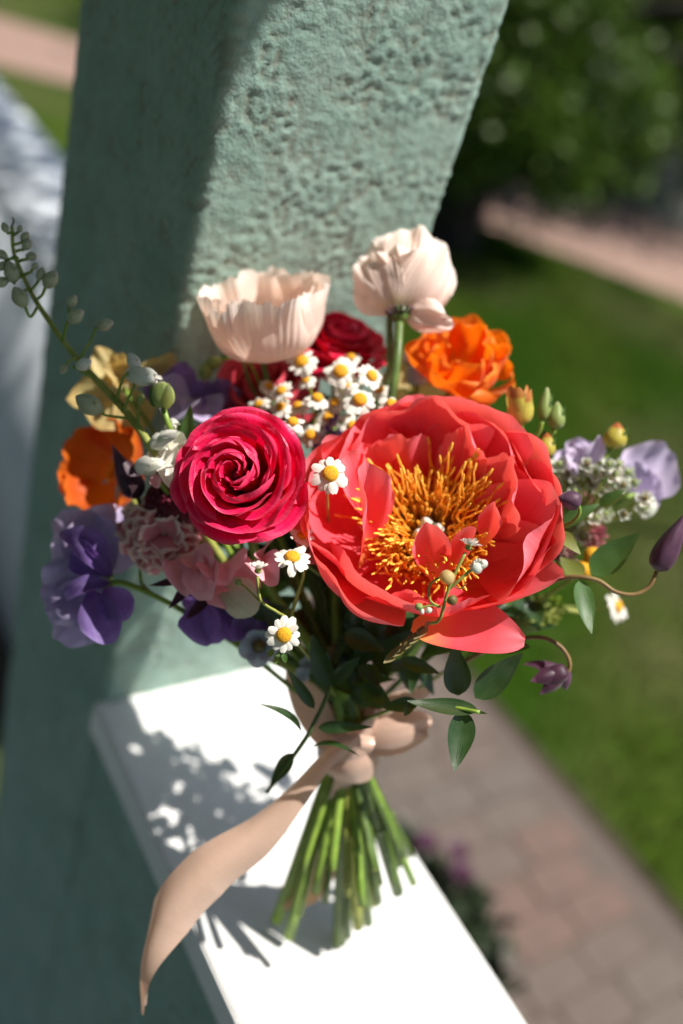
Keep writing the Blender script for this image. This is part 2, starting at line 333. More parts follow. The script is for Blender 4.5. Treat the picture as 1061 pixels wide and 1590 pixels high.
def sheet(name, pts, z, mat):
    me = mesh(name, [(x, y, z) for x, y in pts], [tuple(range(len(pts)))], None, mat, False); o = nlink(name, me); return tag(o, kind='structure')
def lawn_col(n, l, tc):
    mp = n.new('ShaderNodeMapping'); mp.inputs['Rotation'].default_value = (0, 0, math.radians(40)); l.new(tc.outputs['Object'], mp.inputs[0])
    wv = n.new('ShaderNodeTexWave'); wv.inputs['Scale'].default_value = .42; wv.inputs['Distortion'].default_value = 1.6; wv.inputs['Detail'].default_value = 1; l.new(mp.outputs[0], wv.inputs[0])
    a = noise(n, l, .8, 4, tc.outputs['Object'])
    c = mix(n, l, (.020, .052, .001), (.036, .062, .004), wv.outputs[1])
    c = mix(n, l, c, (.092, .086, .036), ramp(n, l, a, [(.48, (0, 0, 0)), (.70, (.8, .8, .8))]))
    return c
def lawn_mat():
    m = bpy.data.materials.new('mown_lawn'); n, l = nodes(m); bs = n['Principled BSDF']; tc = n.new('ShaderNodeTexCoord')
    a = noise(n, l, .9, 4, tc.outputs['Object']); b = noise(n, l, 40, 4, tc.outputs['Object'])
    c = lawn_col(n, l, tc)
    c = mix(n, l, c, (.02, .04, .004), ramp(n, l, b, [(.45, (0, 0, 0)), (.7, (.6, .6, .6))]))
    l.new(c, bs.inputs['Base Color']); bs.inputs['Roughness'].default_value = .9; bs.inputs['Specular IOR Level'].default_value = .1
    return m
LM = lawn_mat()
sheet('lawn', [(-60, -60), (90, -60), (90, 90), (-60, 90)], -.925, LM)
dirt = simple('dark_soil', (.045, .032, .022), .9, scale=40, bump=.6, bd=.01)
sheet('soil_edge', [(.17, -3), (1.47, -3), (1.30, .46), (1.10, 4.3), (.17, 4.3)], -.920, dirt)
# near walkway of pavers
def paver_mat(name, c1, c2):
    m = simple(name, c1, .85, scale=35, bump=.4, bd=.003, col2=c2); return m
PM = [paver_mat('paver_brown', (0.115, 0.088, 0.073), (0.101, 0.077, 0.064)), paver_mat('paver_taupe', (0.119, 0.094, 0.078), (0.103, 0.082, 0.069)), paver_mat('paver_rose', (0.133, 0.086, 0.071), (0.113, 0.077, 0.065)), paver_mat('paver_grey', (0.112, 0.092, 0.079), (0.097, 0.081, 0.070))]
wk = nlink('walkway', mesh('walkway', [(.19, -3, -.915), (1.43, -3, -.915), (1.23, 1.0, -.915), (1.02, 4.2, -.915), (.19, 4.2, -.915)], [(0, 1, 2, 3, 4)], None, simple('sand_bed', (.108, .085, .072), .95, scale=60, bump=.4, bd=.004), False))
tag(wk, kind='structure')
pv = [mesh('brick', *box(-.0792, .0792, -.0392, .0392, -.02, .007, .003)[:2], None, m, False) for m in PM]
rr = random.Random(3); k = 0
row = -1.10
while row < 2.4 and k < 296:
    xl = .22; xr = 1.34 - .055 * (row + .3)
    x = xl + (.04 if int(round(row / .08)) % 2 else 0.0)
    n_ = int((xr - x) / .16)
    for i in range(n_):
        if k >= 296: break
        o = nlink('brick', pv[rr.choices([0, 1, 2, 3], [4, 3, 2, 2])[0]]); o.parent = wk
        o.location = (x + .08 + i * .16, row, -.912 + rr.uniform(-.0015, .0015)); o.rotation_euler = (rr.uniform(-.008, .008), rr.uniform(-.008, .008), rr.uniform(-.012, .012)); k += 1
    row += .08
# far diagonal walkway
def farpath_mat():
    m = bpy.data.materials.new('rose_brick_path'); n, l = nodes(m); bs = n['Principled BSDF']; tc = n.new('ShaderNodeTexCoord')
    b = n.new('ShaderNodeTexBrick'); b.inputs['Scale'].default_value = 5; b.inputs['Mortar Size'].default_value = .015
    b.inputs['Color1'].default_value = (.25, .155, .12, 1); b.inputs['Color2'].default_value = (.275, .175, .138, 1); b.inputs['Mortar'].default_value = (.21, .148, .118, 1)
    l.new(tc.outputs['Object'], b.inputs[0]); l.new(b.outputs[0], bs.inputs[0]); bs.inputs['Roughness'].default_value = .9; return m
sheet('path', [(6.9, 0.6), (5.85, 1.65), (4.87, 2.86), (3.88, 3.93), (2.9, 4.95), (1.95, 5.62), (.2, 6.3), (-6, 7.2), (-6, 8.8), (.2, 7.9), (2.2, 7.0), (4.3, 6.0), (5.95, 4.85), (6.4, 4.0), (8.2, 1.9)], -.919, farpath_mat())
sheet('gravel_strip', [(6.42, 4.02), (5.97, 4.9), (6.8, 5.8), (8.8, 4.6), (10.2, 2.6), (8.3, 1.9)], -.921, simple('pale_gravel', (.25, .25, .21), .9, scale=30, bump=.6, bd=.01, col2=(.17, .17, .14)))
# grass blades
def blades(n, x0, x1, y0, y1, z, seed):
    r = np.random.RandomState(int(abs(seed))+0); x = r.uniform(x0, x1, n); y = r.uniform(y0, y1, n)
    edge = 1.275 - .055 * (y - .3) + .02 * np.sin(7 * y); far = (y - 2.86) - (x - 4.87) * -1.09
    ok = (x > edge + .02) & (far < -.05); x = x[ok]; y = y[ok]; n = len(x)
    h = r.uniform(.02, .05, n); a = r.uniform(0, 6.28, n); w = .0022; lx = r.normal(0, .012, n); ly = r.normal(0, .012, n)
    V = np.empty((n, 3, 3)); V[:, 0] = np.stack([x - w * np.cos(a), y - w * np.sin(a), np.full(n, z)], 1); V[:, 1] = np.stack([x + w * np.cos(a), y + w * np.sin(a), np.full(n, z)], 1)
    V[:, 2] = np.stack([x + lx, y + ly, z + h], 1); me = bpy.data.meshes.new('grass_blades'); me.vertices.add(3 * n); me.vertices.foreach_set('co', V.ravel())
    me.loops.add(3 * n); me.loops.foreach_set('vertex_index', np.arange(3 * n, dtype=np.int32)); me.polygons.add(n); me.polygons.foreach_set('loop_start', np.arange(0, 3 * n, 3, dtype=np.int32)); me.update(); me.validate()
    m = bpy.data.materials.new('grass_blade'); nn, ll = nodes(m); tc = nn.new('ShaderNodeTexCoord'); ll.new(mix(nn, ll, lawn_col(nn, ll, tc), (1.35, 1.4, 1.25), 1.0, 'MULTIPLY'), nn['Principled BSDF'].inputs[0]); nn['Principled BSDF'].inputs['Roughness'].default_value = .8; nn['Principled BSDF'].inputs['Specular IOR Level'].default_value = .08
    me.materials.append(m); return me
g = nlink('grass_blades', blades(90000, 1.1, 4.6, -.9, 4.2, -.925, 5)); tag(g, 'short green mown grass beside the paver walkway', 'grass', kind='stuff')

# leaf cloud for tree and shrubs
def leaf_cloud(name, n, cen, rad, size, mat, seed, clumps=40, low=-1):
    r = np.random.RandomState(int(abs(seed))+0); C = r.normal(0, 1, (clumps, 3)); C /= np.linalg.norm(C, axis=1)[:, None]; C *= (r.uniform(.35, 1, (clumps, 1)) ** .5)
    C = C[C[:, 2] > low]; k = r.randint(0, len(C), n); P = C[k] + r.normal(0, .16, (n, 3)); P = P * np.asarray(rad) + np.asarray(cen)
    d = r.normal(0, 1, (n, 3)); d /= np.linalg.norm(d, axis=1)[:, None]; e = np.cross(d, r.normal(0, 1, (n, 3))); e /= np.linalg.norm(e, axis=1)[:, None]
    s = size * r.uniform(.6, 1.3, (n, 1)); V = np.stack([P - d * s, P + e * s * .45, P + d * s, P - e * s * .45], 1).reshape(-1, 3)
    me = bpy.data.meshes.new(name); me.vertices.add(4 * n); me.vertices.foreach_set('co', V.ravel()); me.loops.add(4 * n); me.loops.foreach_set('vertex_index', np.arange(4 * n, dtype=np.int32))
    me.polygons.add(n); me.polygons.foreach_set('loop_start', np.arange(0, 4 * n, 4, dtype=np.int32)); me.update(); me.validate(); me.materials.append(mat); return me
bark = simple('dark_bark', (.030, .022, .018), .9, scale=18, bump=.8, bd=.02, col2=(.015, .011, .009))
tl = simple('tree_leaf', (.10, .18, .02), .5, scale=2.4, bump=0, col2=(.030, .06, .008), trans=.3)
t = Thing('tree', 'dark leafy tree with a leaning trunk beside the far brick path', 'tree', (3.25, 3.75, -.92))
t.part('trunk', tube([at(672, 385, 5.45), at(700, 330, 5.3), at(742, 240, 5.15), at(790, 140, 5.05), at(830, 0, 4.9)], [.34, .20, .16, .14, .10], 12, 20), bark, True)
for (a, b, c) in [((3.5, 3.9, -.25), (4.3, 3.7, .2), (5.1, 3.3, .35)), ((3.75, 4.05, .25), (4.5, 4.8, .8), (5.1, 5.3, 1.0)), ((3.9, 4.15, .8), (3.2, 4.6, 1.4), (2.7, 4.9, 1.6)), ((3.6, 3.95, 0), (3.9, 3.1, .5), (4.4, 2.4, .7))]:
    t.part('limb', tube([a, b, c], [.07, .045, .015], 8, 12), bark, True)
me = leaf_cloud('crown', 60000, (6.0, 5.8, 1.35), (2.5, 2.2, 2.1), .06, tl, 4, 170)
o = t.part('crown', me, None); o.location = (-t.loc).tolist()
o = t.part('crown', leaf_cloud('crown', 13000, at(800, 95, 4.75), (.85, .70, .62), .045, tl, 14, 60), None); o.location = (-t.loc).tolist()
for i, (c, rd, lab, s, n) in enumerate([((7.9, 7.4, .1), (1.5, 1.2, 1.3), 'dark green shrub beyond the far path behind the tree trunk', .07, 7000), ((9.3, 5.6, .2), (1.3, 1.2, 1.3), 'light green shrub beyond the grey boulder', .08, 7000), ((5.2, 9.2, .3), (2.0, 1.3, 1.4), 'broad dark shrub on the grass beyond the path behind the pillar', .07, 8000), ((11.2, 3.4, .4), (1.6, 1.4, 1.5), 'rounded green shrub past the gravel strip at far right', .08, 6000)]):
    mt = simple('shrub_leaf', (.16, .24, .06), .5, scale=2, bump=0, trans=.3) if i == 1 else tl
    o = Thing('shrub', lab, 'shrub', (c[0], c[1], -.92), group='shrubs beyond the far path')
    q = o.part('foliage', leaf_cloud('foliage', n, c, rd, s, mt, 30 + i, 60), None); q.location = (-o.loc).tolist()
    o.part('stem', tube([(c[0], c[1], -.95), (c[0] + .1, c[1], -.4), (c[0], c[1], .3)], [.08, .05, .02], 8, 8), bark, True)
o = Thing('shrub', 'low shrub with dark leaves standing for the shaded grass behind the white rail at the upper left edge', 'shrub', (.98, 1.95, -.92))  # shrub put in with dark leaves to stand for shade on the grass
q = o.part('foliage', leaf_cloud('foliage', 9000, (.98, 1.95, -.64), (.42, .95, .30), .035, simple('shade_dark_leaf', (.022, .045, .012), .55, scale=4, bump=0), 55, 90), None); q.location = (-o.loc).tolist()
o.part('stem', tube([(.98, 1.95, -.95), (1.0, 2.0, -.7), (.95, 2.0, -.45)], [.04, .03, .01], 8, 8), bark, True)
t = Thing('tree', 'unseen leafy tree added beyond the right edge so its branch dapples the porch rail', 'tree', (5.6, -1.7, -.92))  # unseen tree, added to throw dappled shade on the rail
t.part('trunk', tube([(5.6, -1.7, -.95), (5.6, -1.7, .6), (5.5, -1.6, 2.0), (5.6, -1.5, 3.4)], [.14, .11, .09, .04], 10, 14), bark, True)
t.part('limb', tube([(5.5, -1.6, 2.0), (3.4, .3, 2.5), (1.3, 1.2, 2.2), (1.1, 1.9, 2.15)], [.05, .025, .012, .006], 8, 16), bark, True)
q = t.part('crown', leaf_cloud('crown', 4200, (1.12, 1.15, 2.15), (.34, 1.25, .28), .035, tl, 91, 60), None); q.location = (-t.loc).tolist()
q = t.part('crown', leaf_cloud('crown', 6000, (5.9, -1.9, 3.5), (1.0, 1.0, .9), .05, tl, 92, 60), None); q.location = (-t.loc).tolist()
def boulder(p, r, lab, seed):
    import bmesh
    bm = bmesh.new(); bmesh.ops.create_icosphere(bm, subdivisions=4, radius=1)
    for q in bm.verts:
        d = 1 + .22 * mnoise.noise(q.co * 1.3 + Vector((seed, 0, 0))) + .06 * mnoise.noise(q.co * 5); q.co = Vector((q.co.x * r[0] * d, q.co.y * r[1] * d, q.co.z * r[2] * d))
    me = bpy.data.meshes.new('boulder'); bm.to_mesh(me); bm.free(); me.materials.append(simple('grey_stone', (.24, .245, .20), .9, scale=7, bump=.6, bd=.02, col2=(.13, .13, .11)))
    o = nlink('boulder', me); o.location = p; tag(o, lab, 'boulder', 'boulders by the far path')
boulder((6.75, 5.05, -.75), (.36, .33, .40), 'larger rounded grey boulder beside the far brick path', 2)
boulder((6.25, 5.35, -.85), (.25, .22, .17), 'small low grey boulder left of the larger one', 8)
# petunias at the foot of the wall
t = Thing('petunia_plant', 'dark leafy plant with purple flowers on the walkway below the ledge', 'plant', (.66, .0, -.91))
q = t.part('foliage', leaf_cloud('foliage', 1500, (.66, .0, -.76), (.075, .16, .13), .022, simple('petunia_leaf', (.022, .035, .014), .6, scale=20, bump=0), 77, 30), None); q.location = (-t.loc).tolist()
for i in range(3):
    a = i * 2.4; c = np.array([.675 + .03 * math.cos(a), .035 + .04 * math.sin(a), -.63 + .015 * math.sin(i)])
    g = merge([rev([(.001, -.014), (.006, 0), (.020, .006)], 2 * PI * j / 5, .62, 7, 6, tip=.15, seed=i * 7 + j) for j in range(5)])
    t.part('flower', (g[0] + c, g[1], g[2]), M_['petun'] if 'petun' in M_ else M_.setdefault('petun', petal_mat('purple_petunia_petal', (.05, .004, .032), trans=.05, sheen=0)), True)

# ------------------------------------------------------------------ bouquet: stems
TIE = at(540, 1150, .572)
ENDS = [(448, 1455, .010), (528, 1462, .004), (541, 1455, .02), (572, 1434, .03), (588, 1400, .05), (642, 1372, .055), (618, 1386, .06), (490, 1385, .075), (602, 1345, .04), (556, 1440, .04), (466, 1420, .05), (505, 1400, .07), (562, 1405, .09), (592, 1372, .085), (540, 1390, .09), (470, 1350, .10), (625, 1330, .10), (515, 1350, .11), (580, 1350, .12)]
tie_i = [0]
AX = unit(TIE - onz(545, 1440, .02))
def bouquet_stem(th, head, neck, r=.003, mat=None, end=None, hairy=False):
    i = tie_i[0]; tie_i[0] += 1; mat = mat or ['stem', 'stemo', 'stem', 'stemo', 'stemy'][i % 5]; r = r * (1.15 + .25 * math.sin(i * 2.3))
    e = end or ENDS[i % len(ENDS)]; E_ = onz(*e)
    if i >= len(ENDS): E_ = E_ + cdir([RS.uniform(-.01, .01), RS.uniform(0, .02), -.012])
    off = cdir([(-(e[0] - 545) / 95.0) * .004 + RS.uniform(-.003, .003), 0, RS.uniform(-.010, .010)])
    T = TIE + off; off2 = cdir([(e[0] - 545) / 95.0 * .010, 0, 0]); T2 = TIE + off2 - AX * .02
    pts = [head, neck, T + AX * .03, T2, E_]
    g = tube(pts, [r * .8, r * .85, r, r, r * 1.05], 9, 30); o = th.part('stem', g, M_[mat], True)
    d = unit(E_ - T2); th.part('cut_end', tube([E_ - d * .0004, E_ + d * .0006], r * .93, 9, 3), M_['stemy'], True)
    if i % 2 == 0:
        n_ = T2 + (E_ - T2) * (.35 + .3 * ((i * 7) % 5) / 5); th.part('stem_node', tube([n_ - d * .004, n_, n_ + d * .004], [r * .95, r * 1.3, r * .95], 9, 8), M_[mat], True)
    return o
def hairs(th, pts, n, ln, rad, seed=0):
    r = np.random.RandomState(int(abs(seed))+0); V = []; F = []
    C = bez(pts, r.uniform(0, 1, n)); T = unit(pts[-1] - pts[0])
    for i in range(n):
        d = r.normal(0, 1, 3); d = unit(d - T * (d @ T)); w = np.cross(d, T) * .00012; b = C[i] + d * rad * .8; k = len(V)
        V += [b - w, b + w, b + d * ln * r.uniform(.6, 1.1) + T * r.uniform(-.3, .6) * ln]; F.append((k, k + 1, k + 2))
    o = th.part('stem_hair', (np.array(V), F, None), M_['hair'], True); o['kind'] = 'stuff'

# ------------------------------------------------------------------ ranunculus
def ranunculus(loc, axis, R0, n, mat, name, lab, neck, spir=.16, cat='ranunculus', seed=1, group=None, h0=.9, eye=True, res=15, smat='stem'):
    F = frame(axis); t = Thing(name, lab, cat, loc, F, group); r = np.random.RandomState(int(abs(seed))+0)
    for i in range(n):
        s = (i + .5) / n; R = R0 * (.09 + .93 * s ** .80) * (r.uniform(.93, 1.06) if s < .8 else 1); h = R0 * h0
        zt = h * (1.0 - .62 * s ** 2.2); st_ = 1.5 - 1.30 * s ** .8        # steep in the heart, nearly flat outside
        prof = [(.0015, -.25 * h), (R * .50, -.22 * h), (R * .80, zt - .34 * R * st_ - .02 * h), (R * .95, zt - .10 * R * st_), (R * (1.02 + .04 * s), zt - .02 * R * s)]
        if s < .35: prof[3:] = [(R * 1.0, zt - .22 * R), (R * .84, zt)]
        az = i * 2.39996 + r.uniform(-.2, .2); sp = (1.15 - .30 * s) * r.uniform(.8, 1.15)
        g = rev(prof, az, sp, res, res, tip=.14 + .14 * r.rand() + .10 * (1 - s), tk=2.2, spiral=spir * (1.5 - 1.25 * s), base=.4, ruf=R0 * .06 * s, rf=r.uniform(2.5, 5), wb=R0 * .085 * (.2 + s), seed=seed * 100 + i, torn=.025 * s, lean=.35 * (1 - s))
        t.part('petal', g, mat)
    if eye: t.part('eye', along(lathe([(.0, 0), (.003, .002), (.0035, .006), (.001, .009)], 10, n=7), (0, 0, h0 * R0 * .45), (0, 0, h0 * R0 * .45 + .001), False), M_['dark'])
    return t
t = ranunculus(at(384, 752, .492), (-.14, .20, 1), .0368, 33, M_['ran'], 'ranunculus', 'large magenta ranunculus with swirled petals left of the coral peony', None, seed=5, res=23)
bouquet_stem(t, at(384, 752, .50), at(410, 900, .535), .0032)

# ------------------------------------------------------------------ peony
PL = at(668, 838, .520); PF = frame((-.16, .44, .88))
t = Thing('peony', 'big open coral peony with golden stamens, largest bloom in the bouquet', 'peony', PL, PF)
S = .00095
def pet(az, prof, span, **k):
    return t.part('petal', rev([(a * S, b * S) for a, b in prof], math.radians(az), span, 41, 25, crink=.00022, cf=26, **k), M_['peony'])
bowl = [(3, 0), (28, 0), (52, 13), (65, 32), (65, 51)]
sd_ = 40
for az, sc, sp, hh, tp in [(100, .98, .80, 1.0, .18), (58, 1.0, .62, .80, .3), (22, 1.02, .66, .70, .22), (-14, 1.0, .60, .84, .3), (146, .96, .70, .95, .3), (182, .98, .66, 1.0, .25), (78, 1.10, .75, .98, .25), (126, 1.08, .7, 1.0, .2), (36, 1.12, .7, .74, .3), (165, 1.10, .65, .95, .3), (-2, 1.14, .65, .82, .3)]:
    sd_ += 1; pr = [(a * sc, b * hh) for a, b in bowl]
    pet(az, pr, sp, tip=tp, tk=2.2, ruf=.0032, rf=3.6, wb=.0065, seed=sd_, torn=.035, base=.3)
# low front wall
pet(240, [(3, 0), (28, -3), (48, 9), (56, 28), (53, 50)], .80, tip=.22, ruf=.0022, rf=3.2, wb=.0045, seed=61, torn=.02)
pet(272, [(3, 0), (28, -3), (47, 6), (55, 22), (54, 41)], .66, tip=.2, ruf=.0022, rf=3, wb=.004, seed=62, torn=.02)
pet(222, [(3, -1), (28, -6), (52, 6), (66, 26), (65, 48)], .66, tip=.28, ruf=.0025, rf=3, wb=.004, seed=63)
pet(198, [(3, -1), (28, -6), (52, 8), (67, 30), (64, 54)], .6, tip=.3, ruf=.0025, rf=3, wb=.004, seed=64)
# cupped boat shaped petals at the lower right
def big(a, b, w, nr, **k): t.part('petal', patch(at(*a), at(*b), w, cdir(nr), nu=23, nv=23, **k), M_['peony'], True)
big((668, 930, .510), (874, 893, .478), .046, (-.15, .75, .65), kind='round', bend=.10, cup=.42, ruf=.0012, rf=3, seed=4, wb=.002)
big((640, 972, .488), (815, 996, .474), .036, (.0, .72, .70), kind='round', bend=.06, cup=.34, ruf=.001, rf=3, seed=5, wb=.001)
big((690, 930, .515), (858, 838, .476), .050, (-.35, .55, .75), kind='petal', bend=.12, cup=.32, ruf=.0025, rf=4, seed=6, wb=.003)
big((700, 905, .515), (866, 760, .480), .052, (-.5, .3, .8), kind='petal', bend=.12, cup=.30, ruf=.0025, rf=4, seed=7, wb=.003)
# the inner petal folded over the golden centre at the left, and standing inner petals
big((560, 880, .510), (572, 722, .474), .030, (.75, .15, .6), kind='petal', bend=-.04, cup=.25, ruf=.003, rf=5, seed=8, wb=.004, twist=.35)
big((600, 800, .535), (540, 700, .500), .040, (.7, -.1, .7), kind='petal', bend=.08, cup=.25, ruf=.003, rf=4, seed=9, wb=.004)
for az, sc, sp, tp in [(118, .90, .50, .3), (64, .90, .40, .45), (22, .92, .52, .3)]:
    sd_ += 1; pr = [(3, 1), (24, 1), (46 * sc, 14), (58 * sc, 32), (58 * sc, 50 * sc)]
    pet(az, pr, sp, tip=tp, tk=1.8, ruf=.0032, rf=4, wb=.006, seed=sd_, torn=.08, base=.3)
# petaloids in the middle
r = np.random.RandomState(3)
for (a, b, c, w, bd) in [((676, 905, .487), (668, 812, .470), .020, .020, .12), ((690, 890, .485), (735, 818, .468), .0, .012, .1), ((748, 850, .49), (768, 782, .47), .0, .012, .15)]:
    t.part('petaloid', patch(at(*a), at(*b), w, cdir((-.2, .3, 1)), 'petal', bend=bd, cup=.35, ruf=.0015, rf=5, seed=int(a[0]), nu=11, nv=13, wb=.001), M_['peony'], True)
# stamens
sp_ = []
for q in range(5):
    rq = np.random.RandomState(q); L = .024 + .0025 * q; c = rq.uniform(-.5, .5)
    fil = tube([(0, 0, 0), (.003 * rq.uniform(-1, 1), L * .25 * (1 + c), L * .4), (.002 * c + .003 * rq.uniform(-1, 1), L * .2 + .004 * c, L * .75), (.003 * c, L * .35 + .004 * c, L)], [.00075, .0006, .00045], 6, 9)
    an = along(lathe([(.0, 0), (.12, .1), (.13, .5), (.09, .9), (0, 1)], 7, n=7), (.003 * c, L * .35 + .004 * c, L * .97), (.004 * c, L * .42 + .006 * c, L * 1.12))
    m1 = mesh('stamen', *fil, M_['stamen']); m2 = mesh('anther', *an, M_['anther']); sp_.append((m1, m2))
for i in range(290):
    a = r.uniform(0, 2 * PI); rad = .005 + .017 * r.rand() ** .7; ti = (rad - .004) * 27 * r.uniform(.4, 1.5)
    Mx = Matrix.Translation((rad * math.cos(a), rad * math.sin(a), .001)) @ Matrix.Rotation(a - PI / 2 + r.uniform(-1.1, 1.1), 4, 'Z') @ Matrix.Rotation(-ti * .9, 4, 'X') @ Matrix.Scale(r.uniform(.68, 1.12), 4)
    m1, m2 = sp_[i % 5]; o = t.part('stamen', m1, None, M=Mx); nlink('anther', m2).parent = o
gl = []
for i in range(330):                                   # the shorter inner filaments packed into one golden mass
    a = r.uniform(0, 2 * PI); rad = .004 + .020 * r.rand() ** .6; b0 = np.array([rad * math.cos(a), rad * math.sin(a), 0]); o_ = np.array([math.cos(a), math.sin(a), 0]) * r.uniform(0, .012) + r.normal(0, .003, 3); o_[2] = r.uniform(.010, .020)
    gl.append(tube([b0, b0 + o_ * .5 + r.normal(0, .0012, 3), b0 + o_], [.0006, .0005, .0010], 5, 6))
o = t.part('stamen_mass', merge(gl), M_['stamen']); o['kind'] = 'stuff'
for i in range(4):
    a = i * 1.6 + .3; v = .004
    t.part('pistil', along(lathe([(.0, 0), (.28, .15), (.30, .5), (.16, .85), (.02, 1)], 10, n=9), (v * math.cos(a), v * math.sin(a), 0), (v * 1.5 * math.cos(a), v * 1.5 * math.sin(a), .016)), M_['budw'])
bouquet_stem(t, PL - PF[:, 2] * .0, at(640, 1000, .55), .0038)
for az in (235, 205): 
    a = math.radians(az); b = t.wor_([.012 * math.cos(a), .012 * math.sin(a), -.006]); c = t.wor_([.05 * math.cos(a), .05 * math.sin(a), -.012])
    t.part('sepal', patch(b, c, .022, PF[:, 2] * -1, 'leaf', bend=-.12, cup=.2), M_['leafd'], True)

# ------------------------------------------------------------------ chamomile
DP = [mesh('petal', *patch((0, .0023, 0), (0, .0098, dz), .0043, (0, 0, 1), 'petal', bend=bd, cup=-.12, ruf=.0002, rf=8, seed=s, nu=7, nv=8, notch=.08), M_['white']) for s, dz, bd in ((1, -.0004, -.08), (2, -.0018, -.1), (3, .0008, -.05), (4, -.003, -.12))]
def disc_geo(rad, h, seed):
    r = np.random.RandomState(int(abs(seed))+0); P = []; 
    v, f, u = lathe([(rad * .96, 0), (rad, h * .3), (rad * .82, h * .7), (rad * .45, h * .95), (0.0001, h)], 18, n=9)
    k = 140; geos = [(v, f, u)]
    for i in range(k):                                   # packed florets
        q = math.sqrt((i + .5) / k); a = i * 2.39996; rr_ = rad * q; z = h * (1 - q ** 2.6 * .8)
        x, y = rr_ * math.cos(a), rr_ * math.sin(a); s = rad * .085
        geos.append((np.array([(x - s, y, z - s), (x, y - s, z - s), (x + s, y, z - s), (x, y + s, z - s), (x, y, z + s * .9)]), [(0, 1, 4), (1, 2, 4), (2, 3, 4), (3, 0, 4)], np.zeros((5, 2))))
    return merge(geos)
DD = mesh('disc', *disc_geo(.0039, .0030, 1), M_['disc'])
DD2 = mesh('disc', *disc_geo(.0026, .0030, 2), M_['disc2'])
CAL = mesh('calyx', *lathe([(.0008, -.0026), (.0022, -.0018), (.0032, -.0004), (.003, .0004)], 14, n=7), M_['budg'])
def daisy_head(th, loc, axis, size, seed, npet=13, droop=0, par=None, only=None, disc=None, gap=0):
    F = frame(axis); M = np.eye(4); M[:3, :3] = th.R.T @ F * size; M[:3, 3] = th.loc_(loc); M = Matrix(M.tolist()); r = random.Random(seed)
    h = nlink('flower_head', disc or DD); h.parent = th.o; h.matrix_basis = M
    c = nlink('calyx', CAL); c.parent = h
    for i in range(npet):
        if only and not only(i / npet): continue
        if r.random() < gap: continue
        p = nlink('petal', DP[r.randrange(4)]); p.parent = h
        p.matrix_basis = Matrix.Rotation(2 * PI * i / npet + r.uniform(-.12, .12), 4, 'Z') @ Matrix.Rotation(r.uniform(-.2, .12) - droop, 4, 'X') @ Matrix.Scale(r.uniform(.86, 1.08), 4)
    return h
def daisy(px, py, d, axis, wpx, lab, seed, group='chamomile flowers in the bouquet', **k):
    loc = at(px, py, d); size = wpx / FPX * d / .0196
    t = Thing('chamomile', lab, 'flower', loc, None, group); daisy_head(t, loc, axis, size, seed, **k)
    F = frame(axis); b = loc - F[:, 2] * .003 * size; tgt = at(520, 900, .56)
    t.part('stem', tube([b, b - F[:, 2] * .012 + (tgt - b) * .08, b + (tgt - b) * .5 - F[:, 2] * .01, tgt], [.0007, .0007, .0008, .001], 6, 14), M_['stemy'], True)
    return t
daisy(513, 736, .474, (.15, .30, 1), 66, 'single sharp chamomile between the magenta ranunculus and the coral peony', 1, droop=.1)
for i, (x, y, d, ax, w, lab) in enumerate([
    (529, 577, .535, (.0, .35, 1), 66, 'chamomile at the top centre of the back cluster, above its neighbours'),
    (469, 562, .545, (-.3, .6, 1), 62, 'chamomile under the left peach poppy, against the crimson bloom'),
    (577, 584, .535, (.6, .3, .8), 56, 'chamomile beside the hairy poppy stem, facing right'),
    (559, 621, .525, (.1, .5, 1), 66, 'chamomile low in the back cluster with petals fanned below its disc'),
    (608, 628, .525, (.35, .45, .9), 54, 'chamomile touching the top left edge of the coral peony'),
    (437, 607, .535, (-.3, .7, .8), 48, 'small chamomile at the left side of the back cluster'),
    (493, 618, .535, (.2, .75, .7), 52, 'chamomile in the middle of the cluster tilted upwards'),
    (455, 655, .515, (.2, .7, .75), 50, 'chamomile just above the top rim of the magenta ranunculus'),
    (436, 632, .54, (-.3, .4, .9), 44, 'half hidden chamomile behind the ranunculus, left in the cluster'),
    (510, 648, .545, (.1, .4, 1), 48, 'shaded chamomile sunk deep in the middle of the cluster'),
    (548, 662, .545, (.2, .3, 1), 52, 'shaded chamomile low beside the upper left petal of the peony'),
    (482, 675, .54, (-.1, .3, 1), 50, 'shaded chamomile between ranunculus rim and the violet florets'),
    (535, 597, .55, (0, .5, 1), 50, 'chamomile tucked right behind the topmost one of the cluster'),
    (402, 628, .55, (-.4, .6, .7), 44, 'leftmost chamomile of the back cluster near the ranunculus top')]):
    daisy(x, y, d, ax, w * .88, lab, 20 + i, droop=.25 if i in (3, 4, 6, 7) else .05)
daisy(958, 942, .610, (.75, .2, .6), 52, 'blurred chamomile hanging alone at the right over the lawn', 60, droop=-.1)
daisy(470, 832, .49, (.1, .75, .6), 46, 'chamomile peeking out under the lower right rim of the ranunculus', 61)
for i, (x, y, d, w, lab) in enumerate([(418, 600, .56, 40, 'small pale chamomile at the upper left fringe of the back cluster'), (575, 650, .545, 44, 'chamomile low right in the cluster, partly under the peony rim'), (500, 700, .55, 40, 'lowest chamomile of the back cluster, deep in shade'), (520, 625, .545, 44, 'chamomile in the heart of the cluster between brighter ones'), (590, 605, .55, 42, 'small chamomile right behind the one beside the hairy stem'), (462, 630, .545, 42, 'small chamomile in the lower left of the cluster'), (545, 555, .56, 40, 'small chamomile against the crimson bloom at the top of the cluster'), (475, 590, .555, 40, 'small chamomile half behind the topmost bright one')]):
    daisy(x, y, d, (RS.uniform(-.4, .4), RS.uniform(.3, .9), .8), w * .9, lab, 90 + i, droop=RS.uniform(0, .35))
def stempath(th, pts, r, mat='stemy', name='stem', n=14):
    return th.part(name, tube([at(*p) for p in pts], r, 6, n), M_[mat], True)
t = Thing('chamomile_sprig', 'branching chamomile sprig hanging below the ranunculus, with two open heads and a bud', 'flower', at(446, 1000, .475))
